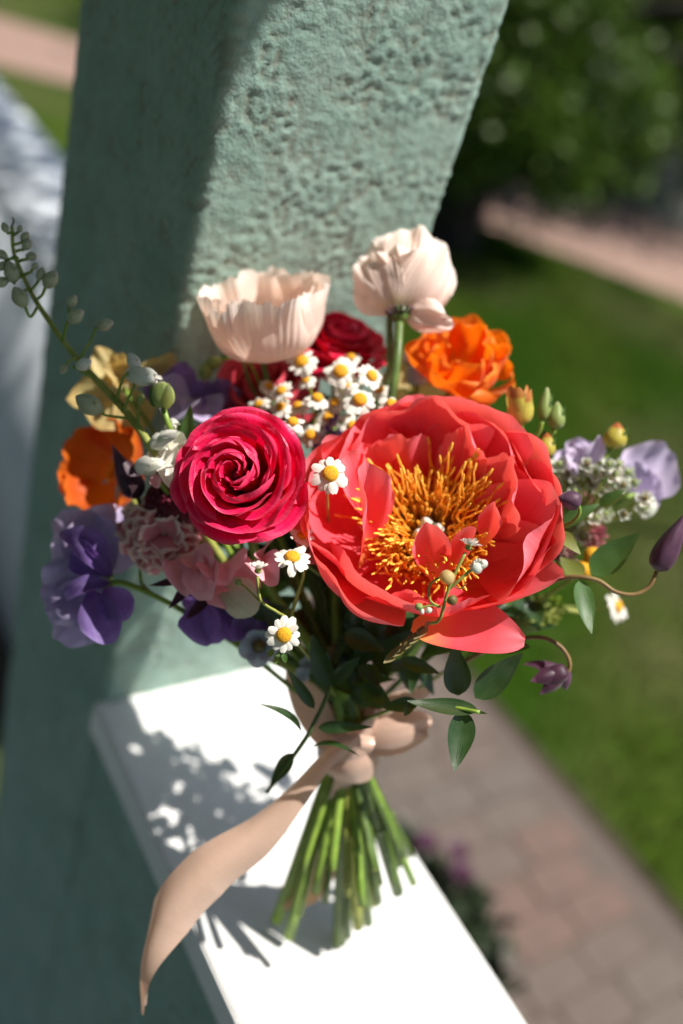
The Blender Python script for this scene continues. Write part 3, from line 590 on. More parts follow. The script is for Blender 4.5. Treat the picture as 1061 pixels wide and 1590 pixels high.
daisy_head(t, at(441, 986, .468), (.1, .1, 1), 62 / FPX * .468 / .0196, 71, npet=12, gap=.0)
daisy_head(t, at(454, 866, .470), (.12, .85, .6), 62 / FPX * .47 / .0196, 72, npet=14)
daisy_head(t, at(401, 886, .472), (.0, .95, .35), 38 / FPX * .47 / .0196, 73, npet=12, disc=DD2, droop=-.9)
stempath(t, [(452, 960, .49), (458, 935, .49), (472, 890, .485), (462, 878, .478), (455, 870, .472)], .0009)
stempath(t, [(470, 1010, .52), (450, 965, .495), (430, 950, .48), (405, 932, .476), (400, 895, .473)], .0008)
stempath(t, [(450, 962, .492), (470, 900, .492), (478, 850, .50), (472, 832, .50)], .0009, 'stemb')
stempath(t, [(405, 935, .476), (385, 915, .478), (372, 905, .478)], .0006)
stempath(t, [(520, 1080, .55), (480, 1020, .52), (452, 990, .485), (443, 988, .471)], .001)
t.part('bud', along(lathe([(.0, 0), (.35, .2), (.42, .6), (.2, 1)], 10, n=8), at(374, 908, .478), at(366, 900, .476)), M_['budg'], True)
for k_, (a, b) in enumerate([((432, 1012), (428, 1032)), ((440, 1014), (444, 1030)), ((424, 1008), (417, 1020))]):
    t.part('leaf', patch(at(*a, .478), at(*b, .472), .0035, cdir((0, 0, 1)), 'leaf', nu=5, nv=7), M_['leaf'], True)
t = Thing('chamomile_sprig', 'small budding chamomile sprig lying in front of the open coral peony', 'flower', at(690, 900, .46))
stempath(t, [(668, 968, .468), (683, 962, .462), (692, 930, .458), (700, 905, .456), (712, 880, .455), (723, 858, .455)], .0009)
stempath(t, [(697, 915, .457), (712, 902, .455), (728, 888, .454), (737, 882, .453)], .0008)
stempath(t, [(683, 942, .459), (668, 932, .457), (667, 910, .457), (680, 898, .457), (690, 896, .456)], .0006)
stempath(t, [(684, 942, .459), (668, 940, .458), (652, 945, .458)], .0006)
stempath(t, [(700, 908, .457), (715, 914, .455), (724, 906, .454)], .0004, 'stemb')
daisy_head(t, at(728, 850, .454), (.25, .92, -.1), 40 / FPX * .454 / .0196, 81, npet=14, droop=-.75, disc=DD2)
def budlet(th, a, b, w, m, d=.454):
    th.part('bud', along(lathe([(.0, 0), (w, .15), (w * 1.15, .55), (w * .75, .9), (.02, 1)], 12, .06, 6, n=9), at(*a, d), at(*b, d - .001)), M_[m], True)
budlet(t, (734, 888), (746, 874), .45, 'budw'); budlet(t, (742, 880), (757, 872), .35, 'budw'); budlet(t, (689, 905), (701, 887), .48, 'stemy' if False else 'yel'); budlet(t, (656, 944), (645, 940), .4, 'budg'); budlet(t, (668, 943), (664, 952), .4, 'budw'); budlet(t, (655, 945), (656, 954), .35, 'budw'); budlet(t, (697, 926), (708, 938), .42, 'leafb')
for q in range(9):
    a = 2 * PI * q / 9
    t.part('budtip', along(lathe([(.0, 0), (.3, .3), (.2, .8), (0, 1)], 6, n=5), at(741 + 6 * math.cos(a), 878 + 5 * math.sin(a), .453), at(744 + 8 * math.cos(a), 873 + 6 * math.sin(a), .451)), M_['white'], True)
# feathery olive leaf at the peony's lower edge
t = Thing('feathery_leaf', 'jagged olive brown leaf hanging at the lower left edge of the peony', 'leaf', at(650, 985, .478))
t.part('midrib', tube([at(668, 968, .478), at(645, 985, .476), at(610, 1018, .474)], .0006, 6, 10), M_['leafb'], True)
for q in range(5):
    f = q / 4; cx, cy = 665 - 50 * f, 972 + 42 * f
    for sx in (-1, 1):
        t.part('lobe', patch(at(cx, cy, .477), at(cx - 14 + sx * 9 * (1 - .4 * f), cy + 8 + sx * -13 * (1 - .4 * f), .474), .005, cdir((.1, .3, 1)), 'leaf', nu=5, nv=7), M_['leafb'], True)

# ------------------------------------------------------------------ peach poppies
def poppy(th, prof, mat, azs, span, seed, **k):
    for i, a in enumerate(azs):
        f = 1 + .06 * math.sin(i * 2.1 + seed)
        th.part('petal', rev([(x * .001 * f, y * .001) for x, y in prof], a, span, 75, 25, seed=seed + i, **k), mat)
L_ = at(415, 545, .565); F = frame((-.08, .87, .48), (0, -.3, 1))
t = Thing('poppy', 'left peach poppy, a wide crinkled cup seen from the side', 'poppy', L_, F, 'peach poppies')
pr = [(2, 0), (21, 0), (33, 11), (37, 27), (39, 43)]
poppy(t, pr, M_['peach'], [.2, 1.75, 3.3, 4.85], .98, 11, tip=.10, ruf=.0026, rf=5, crink=.0004, cf=52, wb=.0055, torn=.06, base=.6)
poppy(t, [(2, 0), (17, 2), (27, 13), (31, 27), (31, 41)], M_['peach'], [1.0, 4.1], .9, 17, tip=.12, ruf=.003, rf=5, crink=.0004, cf=48, wb=.0055, torn=.06, base=.6)
bouquet_stem(t, L_, at(417, 600, .57), .0026, 'stemd')
L_ = at(622, 478, .552); F = frame((.12, .82, -.30), (0, .3, 1))
t = Thing('poppy', 'right peach poppy on a hairy stem, petals blown upwards', 'poppy', L_, F, 'peach poppies')
F2 = frame((.02, .90, -.25), (0, .2, 1))
def pp(a, b, w, nr, **k): return patch(at(*a), at(*b), w, cdir(nr), **k)
for (a, b, w, nr, bd, cu, sd2) in [((620, 480, .556), (560, 400, .560), .040, (-.3, -.1, 1), -.20, -.22, 1), ((622, 480, .556), (640, 352, .572), .052, (0, .2, 1), -.20, -.35, 2), ((620, 478, .548), (612, 385, .552), .048, (-.2, 0, 1), -.16, -.3, 3),
                                  ((626, 480, .548), (692, 388, .550), .042, (.4, -.1, 1), -.16, -.3, 4), ((628, 482, .55), (704, 505, .545), .021, (.3, -.6, 1), -.12, -.25, 5), ((622, 480, .562), (596, 372, .585), .05, (-.2, 0, -1), .2, .2, 6), ((626, 480, .562), (672, 375, .585), .05, (.2, 0, -1), .2, .2, 7)]:
    t.part('petal', pp(a, b, w, nr, kind='fan', bend=bd, cup=cu, ruf=.0032, rf=7, seed=sd2 * 3, nu=75, nv=27, wb=.0035, crink=.0006, cf=46), M_['peach'], True)
for q in range(14):
    a = q * .45 + .2; d = cdir((math.cos(a), .2 * math.sin(a) - .15, math.sin(a)))
    b = at(622, 484, .55); t.part('stigma_ray', tube([b, b + d * .005 - cdir((0, .001, 0)), b + d * .0095 + cdir((0, .002, 0))], [.0010, .0009, .0006], 6, 6), M_['dark'], True)
t.part('receptacle', along(lathe([(.0, 0), (.35, .1), (.5, .5), (.42, .9), (0, 1)], 12, n=9), at(621, 502, .55), at(623, 474, .551)), M_['stemd'], True)
hp = [at(621, 495, .55), at(616, 540, .545), at(610, 600, .54), at(606, 640, .54)]
bouquet_stem(t, at(621, 495, .55), at(608, 620, .54), .0026, 'stemo')
hairs(t, hp, 420, .0045, .0026, 1)
t = Thing('poppy_stalk', 'second hairy green stem left of the right poppy stem', 'stem', at(600, 560, .56))
hp = [at(606, 490, .566), at(600, 540, .562), at(597, 590, .56), at(598, 640, .56)]
bouquet_stem(t, hp[0], hp[3], .0023, 'stemo'); hairs(t, hp, 350, .0045, .0024, 2)

# ------------------------------------------------------------------ crimson and orange blooms behind
t = ranunculus(at(520, 560, .600), (.15, .75, .6), .034, 34, M_['red'], 'ranunculus', 'crimson bloom behind the chamomile, between the two poppies', None, seed=9, group=None, h0=.8, cat='ranunculus')
bouquet_stem(t, at(520, 560, .60), at(520, 700, .58), .003)
t = ranunculus(at(418, 622, .597), (-.1, .5, .8), .036, 24, M_['coralred'], 'carnation', 'rose red bloom half hidden behind the left poppy stem', None, seed=10, h0=.7, cat='flower')
bouquet_stem(t, at(410, 625, .59), at(450, 760, .575), .003)
L_ = at(708, 585, .575); F = frame((.15, .55, .8))
t = Thing('poppy', 'bright orange ruffled poppy behind the top right of the peony', 'poppy', L_, F, 'orange poppies')
for i in range(11):
    s = i / 11; sc = .45 + .62 * s
    prof = [(2, 0), (20 * sc, 2), (32 * sc, 12), (33 * sc, 28 - 12 * s), (26 * sc + 8 * s, 34 - 16 * s)]
    t.part('petal', rev([(x * .001, y * .001) for x, y in prof], i * 2.4, .85, 25, 19, tip=.15, ruf=.0022, rf=4.5, wb=.0045, crink=.0002, cf=24, seed=300 + i, torn=.03), M_['orange'])
bouquet_stem(t, L_, at(660, 720, .57), .003)
L_ = at(640, 612, .60); t = Thing('poppy', 'small amber bloom low behind the hairy poppy stems', 'poppy', L_, frame((0, .4, 1)), 'orange poppies')
for i in range(6): t.part('petal', rev([(.001, 0), (.010, .0), (.018, .006), (.020, .014)], i * 1.05, .7, 15, 11, ruf=.002, rf=5, seed=330 + i), M_['yel'])
bouquet_stem(t, L_, at(610, 740, .58), .0025)
L_ = at(186, 738, .580); F = frame((-.45, .25, .85))
t = Thing('poppy', 'orange poppy at the left of the bouquet, shade put into its petal colour', 'poppy', L_, F, 'orange poppies')
poppy(t, [(2, 0), (16, -1), (27, 8), (31, 22)], M_['shade_or'], [0.3, 1.55, 2.8, 4.05, 5.3], .85, 350, tip=.1, ruf=.0025, rf=5, crink=.0004, cf=24, wb=.003, torn=.03)
for q in range(30):
    a = q * 2.4; rr_ = .002 + .0045 * math.sqrt(q / 30)
    t.part('stamen', tube([(rr_ * .5 * math.cos(a), rr_ * .5 * math.sin(a), 0), (rr_ * math.cos(a), rr_ * math.sin(a), .007)], [.0004, .0008], 5, 4), M_['stamen'])
bouquet_stem(t, L_, at(330, 960, .56), .0026)

# ------------------------------------------------------------------ yellow columbine, violet sweet pea behind
L_ = at(190, 600, .565); t = Thing('columbine', 'butter yellow columbine behind the delphinium stem at upper left', 'flower', L_)
for (a, b, w, nr, sd2) in [((195, 600, .567), (272, 552, .572), .018, (0, .6, 1), 1), ((190, 605, .567), (105, 618, .570), .022, (-.2, .3, 1), 2), ((190, 605, .569), (150, 665, .565), .030, (-.2, -.2, 1), 3), ((195, 600, .567), (218, 668, .574), .026, (.2, -.2, 1), 4), ((185, 600, .570), (150, 540, .572), .018, (-.2, .6, 1), 5)]:
    t.part('petal', pp(a, b, w, nr, kind='petal', bend=.1, cup=.2, ruf=.002, rf=5, seed=sd2, nu=13, nv=15), M_['yel'], True)
for q in range(9):
    a = q * .7; c = at(186 + 26 * math.cos(a), 575 + 28 * math.sin(a), .557 + .004 * math.sin(3 * a))
    t.part('inner_petal', patch(at(188, 585, .565), c, .011, cdir((0, .2, 1)), 'fan', bend=.12, cup=.4, ruf=.001, seed=q, nu=9, nv=9), M_['yel'], True)
bouquet_stem(t, L_, at(330, 800, .58), .002)
def sweet_pea(name, lab, joint, banners, wings, mb, mw, group, stem=None, cal=True, seed=0):
    t = Thing(name, lab, 'sweet pea', at(*joint), None, group)
    for i, (tip, w, nr, bd) in enumerate(banners):
        t.part('banner_petal', patch(at(*joint), at(*tip), w, cdir(nr), 'fan', bend=bd, cup=.12, ruf=.0035, rf=5.5, seed=seed + i, nu=25, nv=21, notch=.06, wb=.003), M_[mb], True)
    for i, (b, tip, w, nr, bd) in enumerate(wings):
        t.part('wing_petal', patch(at(*b), at(*tip), w, cdir(nr), 'petal', bend=bd, cup=.3, ruf=.0018, rf=4, seed=seed + 9 + i, nu=17, nv=17, wb=.002), M_[mw], True)
    if cal: t.part('calyx', along(lathe([(.0, 0), (.3, .1), (.42, .6), (.3, 1)], 10, n=7), at(joint[0] + 8, joint[1] + 4, joint[2]), at(joint[0] - 10, joint[1] - 1, joint[2] - .003)), M_['budg'], True)
    return t
G = 'sweet peas in the bouquet'
t = sweet_pea('sweet_pea', 'violet sweet pea above the ranunculus at upper left', (300, 625, .572), [((225, 570, .565), .040, (-.1, .7, .8), .1), ((345, 600, .58), .034, (.2, .6, .8), .1)], [((300, 620, .565), (268, 655, .55), .030, (-.3, .2, 1), -.15), ((305, 620, .57), (322, 660, .555), .026, (.3, .1, 1), -.15), ((295, 620, .57), (240, 600, .556), .020, (0, .3, 1), -.1)], 'pur', 'lav', G, seed=1)
bouquet_stem(t, at(300, 630, .575), at(400, 800, .57), .002)
t = sweet_pea('sweet_pea', 'dark violet sweet pea tucked behind the top left of the ranunculus', (345, 640, .575), [((330, 590, .58), .03, (0, .5, 1), .1)], [((345, 640, .57), (318, 650, .555), .018, (-.2, .3, 1), -.1), ((340, 640, .57), (352, 655, .56), .014, (.2, .3, 1), -.1)], 'pur', 'pur', G, seed=4)
bouquet_stem(t, at(345, 645, .575), at(420, 800, .57), .002)
# left shaded lavender pair
t = sweet_pea('sweet_pea', 'pale lavender sweet pea with broad ruffled petals, upper one at far left', (168, 893, .535), [((86, 800, .545), .046, (-.3, .3, 1), .08), ((160, 778, .545), .050, (.2, .5, 1), .08)], [((172, 893, .53), (95, 826, .52), .022, (.4, .5, .7), -.1), ((172, 893, .53), (118, 836, .527), .020, (-.5, .1, .8), -.12)], 'lav', 'pur', G, seed=11)
t2 = t
t = sweet_pea('sweet_pea', 'lavender sweet pea with drooping ruffled petal, lower one at far left', (168, 908, .53), [((58, 905, .525), .046, (-.2, .25, 1), .1), ((88, 1000, .53), .040, (-.1, -.1, 1), .1), ((70, 955, .528), .036, (-.1, .0, 1), .06)], [((170, 905, .525), (100, 925, .515), .013, (.0, .5, .8), -.1), ((140, 918, .522), (172, 1000, .515), .024, (.3, .0, 1), -.1), ((165, 912, .525), (196, 965, .52), .020, (.3, .1, 1), -.1)], 'lav', 'pur', G, seed=15)
t.part('stalk', tube([at(168, 905, .53), at(195, 906, .528), at(240, 925, .53), at(290, 952, .535), at(380, 1010, .55), at(480, 1090, .565)], .0016, 8, 20), M_['stem'], True)
t.part('stalk', tube([at(238, 924, .53), at(220, 905, .532), at(218, 880, .535)], .0011, 7, 10), M_['stem'], True)
t = sweet_pea('sweet_pea', 'violet sweet pea hanging below the pink one, over the white ledge', (325, 925, .535), [((290, 905, .54), .026, (-.2, .2, 1), .1), ((330, 1003, .535), .030, (0, -.1, 1), -.1)], [((320, 935, .53), (318, 1002, .522), .024, (-.1, .0, 1), -.15), ((345, 935, .535), (392, 985, .54), .026, (.3, .0, 1), -.1), ((350, 930, .54), (420, 975, .55), .026, (.2, .0, 1), -.1)], 'pur', 'pur', G, seed=21)
bouquet_stem(t, at(330, 925, .54), at(430, 1010, .56), .0018)
t = sweet_pea('sweet_pea', 'pink and cream sweet pea just under the ranunculus rim', (345, 878, .515), [((300, 915, .505), .030, (-.3, -.1, 1), -.12), ((392, 940, .505), .034, (.1, -.3, 1), -.12)], [((330, 870, .512), (318, 935, .495), .022, (-.3, .0, 1), -.18), ((350, 872, .512), (358, 905, .492), .028, (.0, .2, 1), -.15), ((395, 870, .51), (426, 905, .492), .020, (.3, .2, 1), -.15), ((405, 870, .512), (402, 855, .50), .02, (.2, .5, 1), -.1)], 'pink', 'pink', G, cal=False, seed=25)
t.part('keel', pp((340, 905, .51), (402, 946, .50), .024, (.0, -.3, 1), kind='petal', bend=-.2, cup=-.2, seed=3), M_['cream'], True)
bouquet_stem(t, at(360, 880, .52), at(440, 980, .55), .0018)
t = sweet_pea('sweet_pea', 'rose pink sweet pea left of the cream and pink one', (290, 870, .52), [((275, 905, .51), .024, (-.2, .1, 1), -.1)], [((290, 860, .518), (298, 925, .50), .022, (0, .1, 1), -.15), ((296, 858, .518), (330, 890, .50), .018, (.2, .2, 1), -.15)], 'pink', 'pink', G, cal=False, seed=29)
bouquet_stem(t, at(300, 870, .525), at(420, 980, .555), .0018)

# ------------------------------------------------------------------ dusty rose stock + scabiosa
L_ = at(255, 842, .545); t = Thing('stock_flower', 'cluster of dusty rose florets with cream edges below the ranunculus at left', 'flower', L_)
r = np.random.RandomState(5)
for i in range(26):
    q = (i + .5) / 26; a = i * 2.39996; x = 252 + 52 * math.sqrt(q) * math.cos(a); y = 830 + 50 * math.sqrt(q) * math.sin(a)
    dz = .018 * (1 - q); c = at(x, y, .535 - dz); n_ = cdir((.6 * math.sqrt(q) * math.cos(a), -.6 * math.sqrt(q) * math.sin(a), 1))
    for s in (-1, 1):
        dd = cdir((math.cos(a + s * 1.2 + r.uniform(-.5, .5)), -math.sin(a + s * 1.2), .35)); t.part('floret', patch(c - unit(n_) * .006, c + unit(dd) * .0110, .019, n_, 'fan', bend=-.10, cup=-.12, ruf=.0016, rf=6, seed=i * 2 + s, nu=11, nv=8), M_['stock'], True)
bouquet_stem(t, L_, at(400, 980, .56), .0025)
L_ = at(268, 782, .53); t = Thing('scabiosa', 'dark wine scabiosa head between ranunculus and orange poppy', 'flower', L_, frame((-.3, .3, .9)))
t.part('head', lathe([(.001, -.004), (.012, -.003), (.016, .003), (.013, .009), (.006, .012), (.0002, .013)], 20, n=12), M_['scab'])
bead = mesh('floret', *lathe([(.0002, 0), (.0014, .0008), (.0015, .002), (.0002, .0034)], 7, n=6), M_['scab'])
for i in range(90):
    q = math.sqrt((i + .5) / 90); a = i * 2.39996; th_ = q * 1.45
    M = Matrix.Rotation(a, 4, 'Z') @ Matrix.Rotation(th_, 4, 'Y') @ Matrix.Translation((0, 0, .0135)); M = Matrix.Translation((0, 0, -.001)) @ M; t.part('floret', bead, None, M=M)
bouquet_stem(t, L_, at(400, 960, .56), .002)
t = Thing('clematis_bud', 'dark plum pointed clematis bud with pink tip in front of the left orange poppy', 'bud', at(195, 735, .53))
t.part('sepal', along(lathe([(.02, 0), (.18, .12), (.22, .35), (.12, .65), (.05, .85), (.005, 1)], 12, .12, 4, n=14), at(215, 775, .53), at(174, 690, .522)), M_['dark'], True)
t.part('sepal', pp((208, 765, .525), (176, 694, .519), .007, (-.4, .3, 1), kind='leaf', bend=-.1, cup=.3), M_['plum'], True)
t.part('sepal', pp((205, 770, .524), (214, 754, .516), .008, (0, .5, 1), kind='leaf', bend=-.1, cup=.3), M_['pink'], True)
t.part('stem', tube([at(214, 772, .53), at(240, 830, .55), at(330, 930, .56)], .0014, 7, 10), M_['stemd'], True)
t = Thing('clematis_leaf_whorl', 'dark pointed bracts beside the stalk under the pink sweet pea', 'leaf', at(285, 905, .52))
for (a, b, w) in [((300, 893, .515), (232, 909, .505), .006), ((300, 900, .513), (262, 945, .505), .007), ((325, 925, .515), (288, 962, .505), .007), ((300, 890, .515), (270, 885, .51), .006), ((340, 905, .52), (296, 950, .51), .008)]:
    t.part('bract', pp(a, b, w, (.1, .4, 1), kind='leaf', bend=.1, cup=.2), M_['dark'], True)
t.part('stem', tube([at(300, 893, .515), at(330, 920, .53), at(400, 1000, .55)], .0013, 7, 10), M_['stemd'], True)

# ------------------------------------------------------------------ delphinium spike
t = Thing('delphinium_spike', 'long delphinium stem with small closed buds arching to the upper left', 'flower', at(140, 560, .51))
st = [(18, 352, .520), (24, 400, .519), (58, 470, .517), (110, 545, .515), (160, 600, .512), (205, 650, .508), (245, 710, .505), (300, 800, .53), (400, 950, .555)]
t.part('stem', tube([at(*p) for p in st], [.0010, .0013, .0017, .0022, .0024, .0026], 9, 40), M_['stemy'], True)
BUD = lathe([(.0, 0), (.16, .08), (.30, .3), (.34, .55), (.22, .82), (.04, 1)], 12, .08, 5, n=12)
def dbud(th, s, m_, e, sz, m, ped='stem', d=.512):
    # pedicel from s via m_ to e, then a bud beyond e
    th.part('pedicel', tube([at(*s, d), at(*m_, d - .004), at(*e[:2], d - .006)], [.0009, .0008, .0009], 6, 12), M_[ped], True)
    b = th.part('bud', along(BUD, at(e[0], e[1], d - .006), at(e[2], e[3], d - .008)), M_[m], True)
    v, f, u = BUD
    bb = at(e[0], e[1], d - .006); tt = at(e[2], e[3], d - .008); L = np.linalg.norm(tt - bb)
    for q in range(2):
        nn = cdir((math.sin(q * 2.5 + 1), .2, math.cos(q * 2.5)))
        th.part('bract', patch(bb - unit(tt - bb) * L * .05, bb + (tt - bb) * .55 + nn * L * .42, L * .22, -nn, 'leaf', bend=-.15, cup=.3, nu=5, nv=7), M_['budg'], True)
for a in [((60, 475), (48, 492), (40, 478, 22, 445), 0), ((58, 465), (66, 458), (70, 448, 88, 420), 0), ((98, 530), (103, 505), (105, 500, 130, 482), 0), ((96, 530), (108, 490), (106, 478, 118, 458), 0), ((125, 555), (140, 530), (150, 508, 176, 500), 0),
          ((35, 425), (22, 435), (22, 440, 14, 405), 0), ((28, 400), (18, 402), (12, 402, -6, 388), 0), ((26, 390), (34, 388), (36, 388, 48, 372), 0), ((30, 405), (48, 400), (40, 398, 58, 398), 0), ((20, 360), (16, 362), (12, 362, 4, 345), 0), ((32, 430), (15, 434), (14, 434, -10, 442), 0)]:
    dbud(t, a[0], a[1], a[2], 0, 'budd')
for a in [((45, 448), (38, 452), (34, 455, 18, 462)), ((48, 452), (58, 440), (60, 436, 68, 415)), ((22, 380), (30, 378), (34, 376, 44, 360)), ((24, 398), (12, 404), (8, 406, -2, 420)), ((34, 428), (48, 422), (50, 418, 58, 408)), ((20, 366), (26, 362), (28, 360, 34, 350)), ((120, 555), (108, 560), (104, 566, 94, 580))]:
    dbud(t, a[0], a[1], a[2], 0, 'budd')
t.part('tendril', tube([at(18, 352, .52), at(22, 342, .52), at(20, 338, .518)], .0006, 5, 6), M_['stemd'], True)
for a, m in [(((140, 585), (115, 570), (118, 572, 142, 560)), 'budw'), (((205, 650), (165, 645), (160, 640, 118, 615)), 'budd'), (((180, 625), (190, 590), (200, 578, 240, 592)), 'budw'), (((190, 640), (208, 600), (216, 575, 200, 548)), 'budw'), (((240, 700), (215, 655), (222, 612, 215, 628)), 'budg')]:
    dbud(t, a[0], a[1], a[2], 0, m, d=.508)
# green bud and white buds
t = Thing('columbine_bud', 'plump striped green bud above the white snapdragon buds', 'bud', at(250, 615, .50))
t.part('bud', along(lathe([(.05, 0), (.36, .12), (.46, .45), (.36, .78), (.10, 1)], 14, .10, 5, n=12), at(254, 634, .50), at(250, 592, .498)), M_['budg'], True)
t.part('sepal', pp((240, 632, .496), (236, 596, .495), .006, (-.4, 0, 1), kind='leaf', bend=-.12, cup=-.2), M_['leaf'], True)
t.part('sepal', pp((258, 636, .495), (262, 594, .494), .007, (.4, 0, 1), kind='leaf', bend=-.12, cup=-.2), M_['leafy'], True)
t.part('stem', tube([at(254, 634, .50), at(264, 665, .50), at(285, 720, .52), at(380, 900, .55)], [.0016, .0017, .0018], 8, 12), M_['stem'], True)
t = Thing('white_snapdragon', 'white snapdragon buds and blossoms against the left rim of the ranunculus', 'flower', at(245, 700, .505))
for (a, b, w) in [((212, 722, .503), (244, 728, .498), .5), ((236, 690, .505), (262, 682, .498), .5), ((258, 668, .51), (275, 662, .506), .45), ((200, 578, .515), (232, 592, .508), .42), ((228, 588, .51), (244, 594, .506), .4), ((268, 650, .512), (272, 666, .51), .3)]:
    A, B = at(*a), at(*b); L = np.linalg.norm(B - A)
    t.part('bud', along(lathe([(.0, 0), (w * .5, .1), (w * .68, .4), (w * .60, .75), (w * .2, 1)], 12, .10, 4, n=10), A, B), M_['budw'], True)
    for q in range(4):
        nn = cdir((math.sin(q * 1.7 + a[0]), .3, abs(math.cos(q * 1.3)) + .2)); nn = unit(nn)
        t.part('petal', patch(A + nn * L * .1, B + (B - A) * .12 * (q - 1) + nn * L * (.30 + .12 * q), L * w * 1.5, nn, 'fan', bend=-.16, cup=-.3, ruf=.0006, rf=5, seed=q + int(a[0]), nu=11, nv=11, notch=.1), M_['white' if q % 2 else 'budw'], True)
for (a, b, w, nr, s) in [((262, 690, .505), (248, 732, .498), .018, (-.3, .1, 1), 1), ((262, 690, .505), (268, 758, .50), .016, (.1, 0, 1), 2), ((262, 690, .505), (288, 678, .50), .013, (0, .6, 1), 3), ((258, 692, .505), (240, 690, .498), .010, (0, .6, 1), 4), ((262, 690, .508), (290, 715, .505), .016, (0, .2, 1), 5)]:
    t.part('petal', pp(a, b, w, nr, kind='fan', bend=.1, cup=.2, ruf=.0015, seed=s, nu=13, nv=11), M_['white'], True)
t.part('petal', pp((236, 732, .502), (246, 758, .498), .006, (0, .2, 1), kind='petal', bend=.1, cup=.3), M_['pink'], True)
t.part('stem', tube([at(215, 720, .504), at(240, 740, .51), at(330, 850, .55)], .0015, 7, 10), M_['stem'], True)
t.part('stem', tube([at(262, 690, .506), at(275, 740, .52), at(330, 850, .55)], .0015, 7, 10), M_['stem'], True)
t = Thing('leaf_sprig', 'pair of narrow green leaves at the top left rim of the ranunculus', 'leaf', at(300, 680, .505))
for (a, b, w) in [((288, 690, .508), (296, 628, .500), .008), ((290, 688, .508), (328, 650, .500), .008), ((286, 690, .508), (278, 655, .505), .006)]: t.part('leaf', pp(a, b, w, (0, .3, 1), kind='leaf', bend=.06, cup=.2), M_['leaf'], True)
t = Thing('sweet_pea_bud', 'pale green bud nodding above the violet sweet pea', 'bud', at(322, 580, .58))
dbud(t, (420, 640), (385, 560), (345, 558, 316, 570), 0, 'budg', d=.575)
t.part('pedicel', tube([at(418, 640, .57), at(390, 600, .57), at(372, 550, .572), at(345, 555, .57)], .0011, 7, 14), M_['stemd'], True)
dbud(t, (345, 556), (335, 560), (322, 562, 316, 592), 0, 'budg', d=.574)
# violet florets deep between ranunculus and daisies
t = Thing('larkspur', 'tiny violet and lilac florets deep between chamomile and peony', 'flower', at(518, 690, .545))
for i in range(16):
    x, y = 515 + 22 * math.cos(i * 2.4) * math.sqrt(i / 16), 680 + 34 * math.sin(i * 2.4) * math.sqrt(i / 16)
    t.part('petal', patch(at(x, y, .545), at(x + 12 * math.cos(i * 1.7), y + 12 * math.sin(i * 1.7), .535), .006, cdir((.1, .3, 1)), 'fan', bend=.1, cup=.3, seed=i), M_['pale' if i % 4 == 0 else 'pur'], True)
t.part('stem', tube([at(518, 690, .547), at(520, 760, .555), at(520, 900, .56)], .0015, 7, 8), M_['stemd'], True)
t = Thing('scabiosa_seed_head', 'pale round seed head behind the hairy poppy stems', 'flower', at(648, 582, .575))
t.part('head', along(lathe([(.0, 0), (.4, .12), (.5, .5), (.4, .88), (0, 1)], 14, n=10), at(648, 600, .575), at(648, 565, .575)), M_['grey'], True)
t.part('head', along(lathe([(.0, 0), (.4, .12), (.5, .5), (.4, .88), (0, 1)], 14, n=10), at(633, 568, .585), at(635, 545, .585)), M_['budw'], True)
t.part('stem', tube([at(648, 600, .575), at(630, 700, .57), at(580, 900, .56)], .0016, 7, 10), M_['stem'], True)

# ------------------------------------------------------------------ right-hand cluster
t = Thing('poppy_bud', 'yellow and red streaked half open bud at the top right rim of the peony', 'bud', at(808, 635, .515))
for q in range(7):
    a = q * .9; o_ = (12 * math.cos(a), 0)
    t.part('sepal', pp((808, 664, .518), (808 + 17 * math.cos(a), 604 + 6 * math.sin(2 * a), .515 - .006 * math.sin(a)), .011, (math.cos(a), 0, max(.1, math.sin(a)) + .3), kind='round', bend=-.14, cup=-.25, seed=q), M_['budr'], True)
t.part('core', along(lathe([(.0, 0), (.3, .15), (.38, .5), (.25, .9), (0, 1)], 12, n=9), at(808, 662, .52), at(808, 606, .519)), M_['budr'], True)
t.part('stem', tube([at(808, 664, .518), at(800, 700, .53), at(740, 850, .56), at(620, 1050, .57)], .0022, 8, 14), M_['stem'], True)
def closed_bud(lab, a, b, w, m, stem, grp='closed green buds at the upper right'):
    t = Thing('flower_bud', lab, 'bud', at(*a), None, grp)
    t.part('bud', along(lathe([(.02, 0), (w * .8, .15), (w, .42), (w * .6, .78), (.03, 1)], 12, .08, 5, n=12), at(*a), at(*b)), M_[m], True)
    for q in range(3):
        nn = cdir((math.cos(q * 2.1 + .5), .1, math.sin(q * 2.1 + .9))); A, B = at(*a), at(*b); L = np.linalg.norm(B - A)
        t.part('sepal', patch(A, A + (B - A) * .8 + nn * L * w * .9, L * w * .8, nn, 'leaf', bend=-.1, cup=-.3), M_['leaf'], True)
    t.part('stem', tube([at(*p) for p in stem], .0014, 7, 12), M_['stem'], True)
closed_bud('slim dark green bud right of the yellow streaked bud', (842, 655, .53), (850, 602, .53), .20, 'budg', [(842, 655, .53), (835, 675, .532), (800, 720, .54)])
closed_bud('ribbed pale green bud, second right of the yellow streaked bud', (862, 668, .53), (866, 624, .53), .30, 'budg', [(862, 668, .53), (845, 685, .535), (800, 720, .54)])
closed_bud('short yellowish bud under the ribbed ones at the rim of the peony', (848, 712, .525), (850, 672, .525), .34, 'budr', [(848, 712, .525), (835, 730, .54), (800, 760, .55)])
closed_bud('round green bud with yellow tip standing alone at upper right', (950, 698, .545), (960, 656, .543), .42, 'budr', [(950, 698, .545), (935, 715, .545), (915, 740, .55), (840, 840, .56)])
closed_bud('small yellow green bud tucked behind the right rim of the peony', (855, 690, .535), (838, 668, .535), .34, 'budg', [(855, 690, .535), (850, 700, .54), (800, 760, .55)])
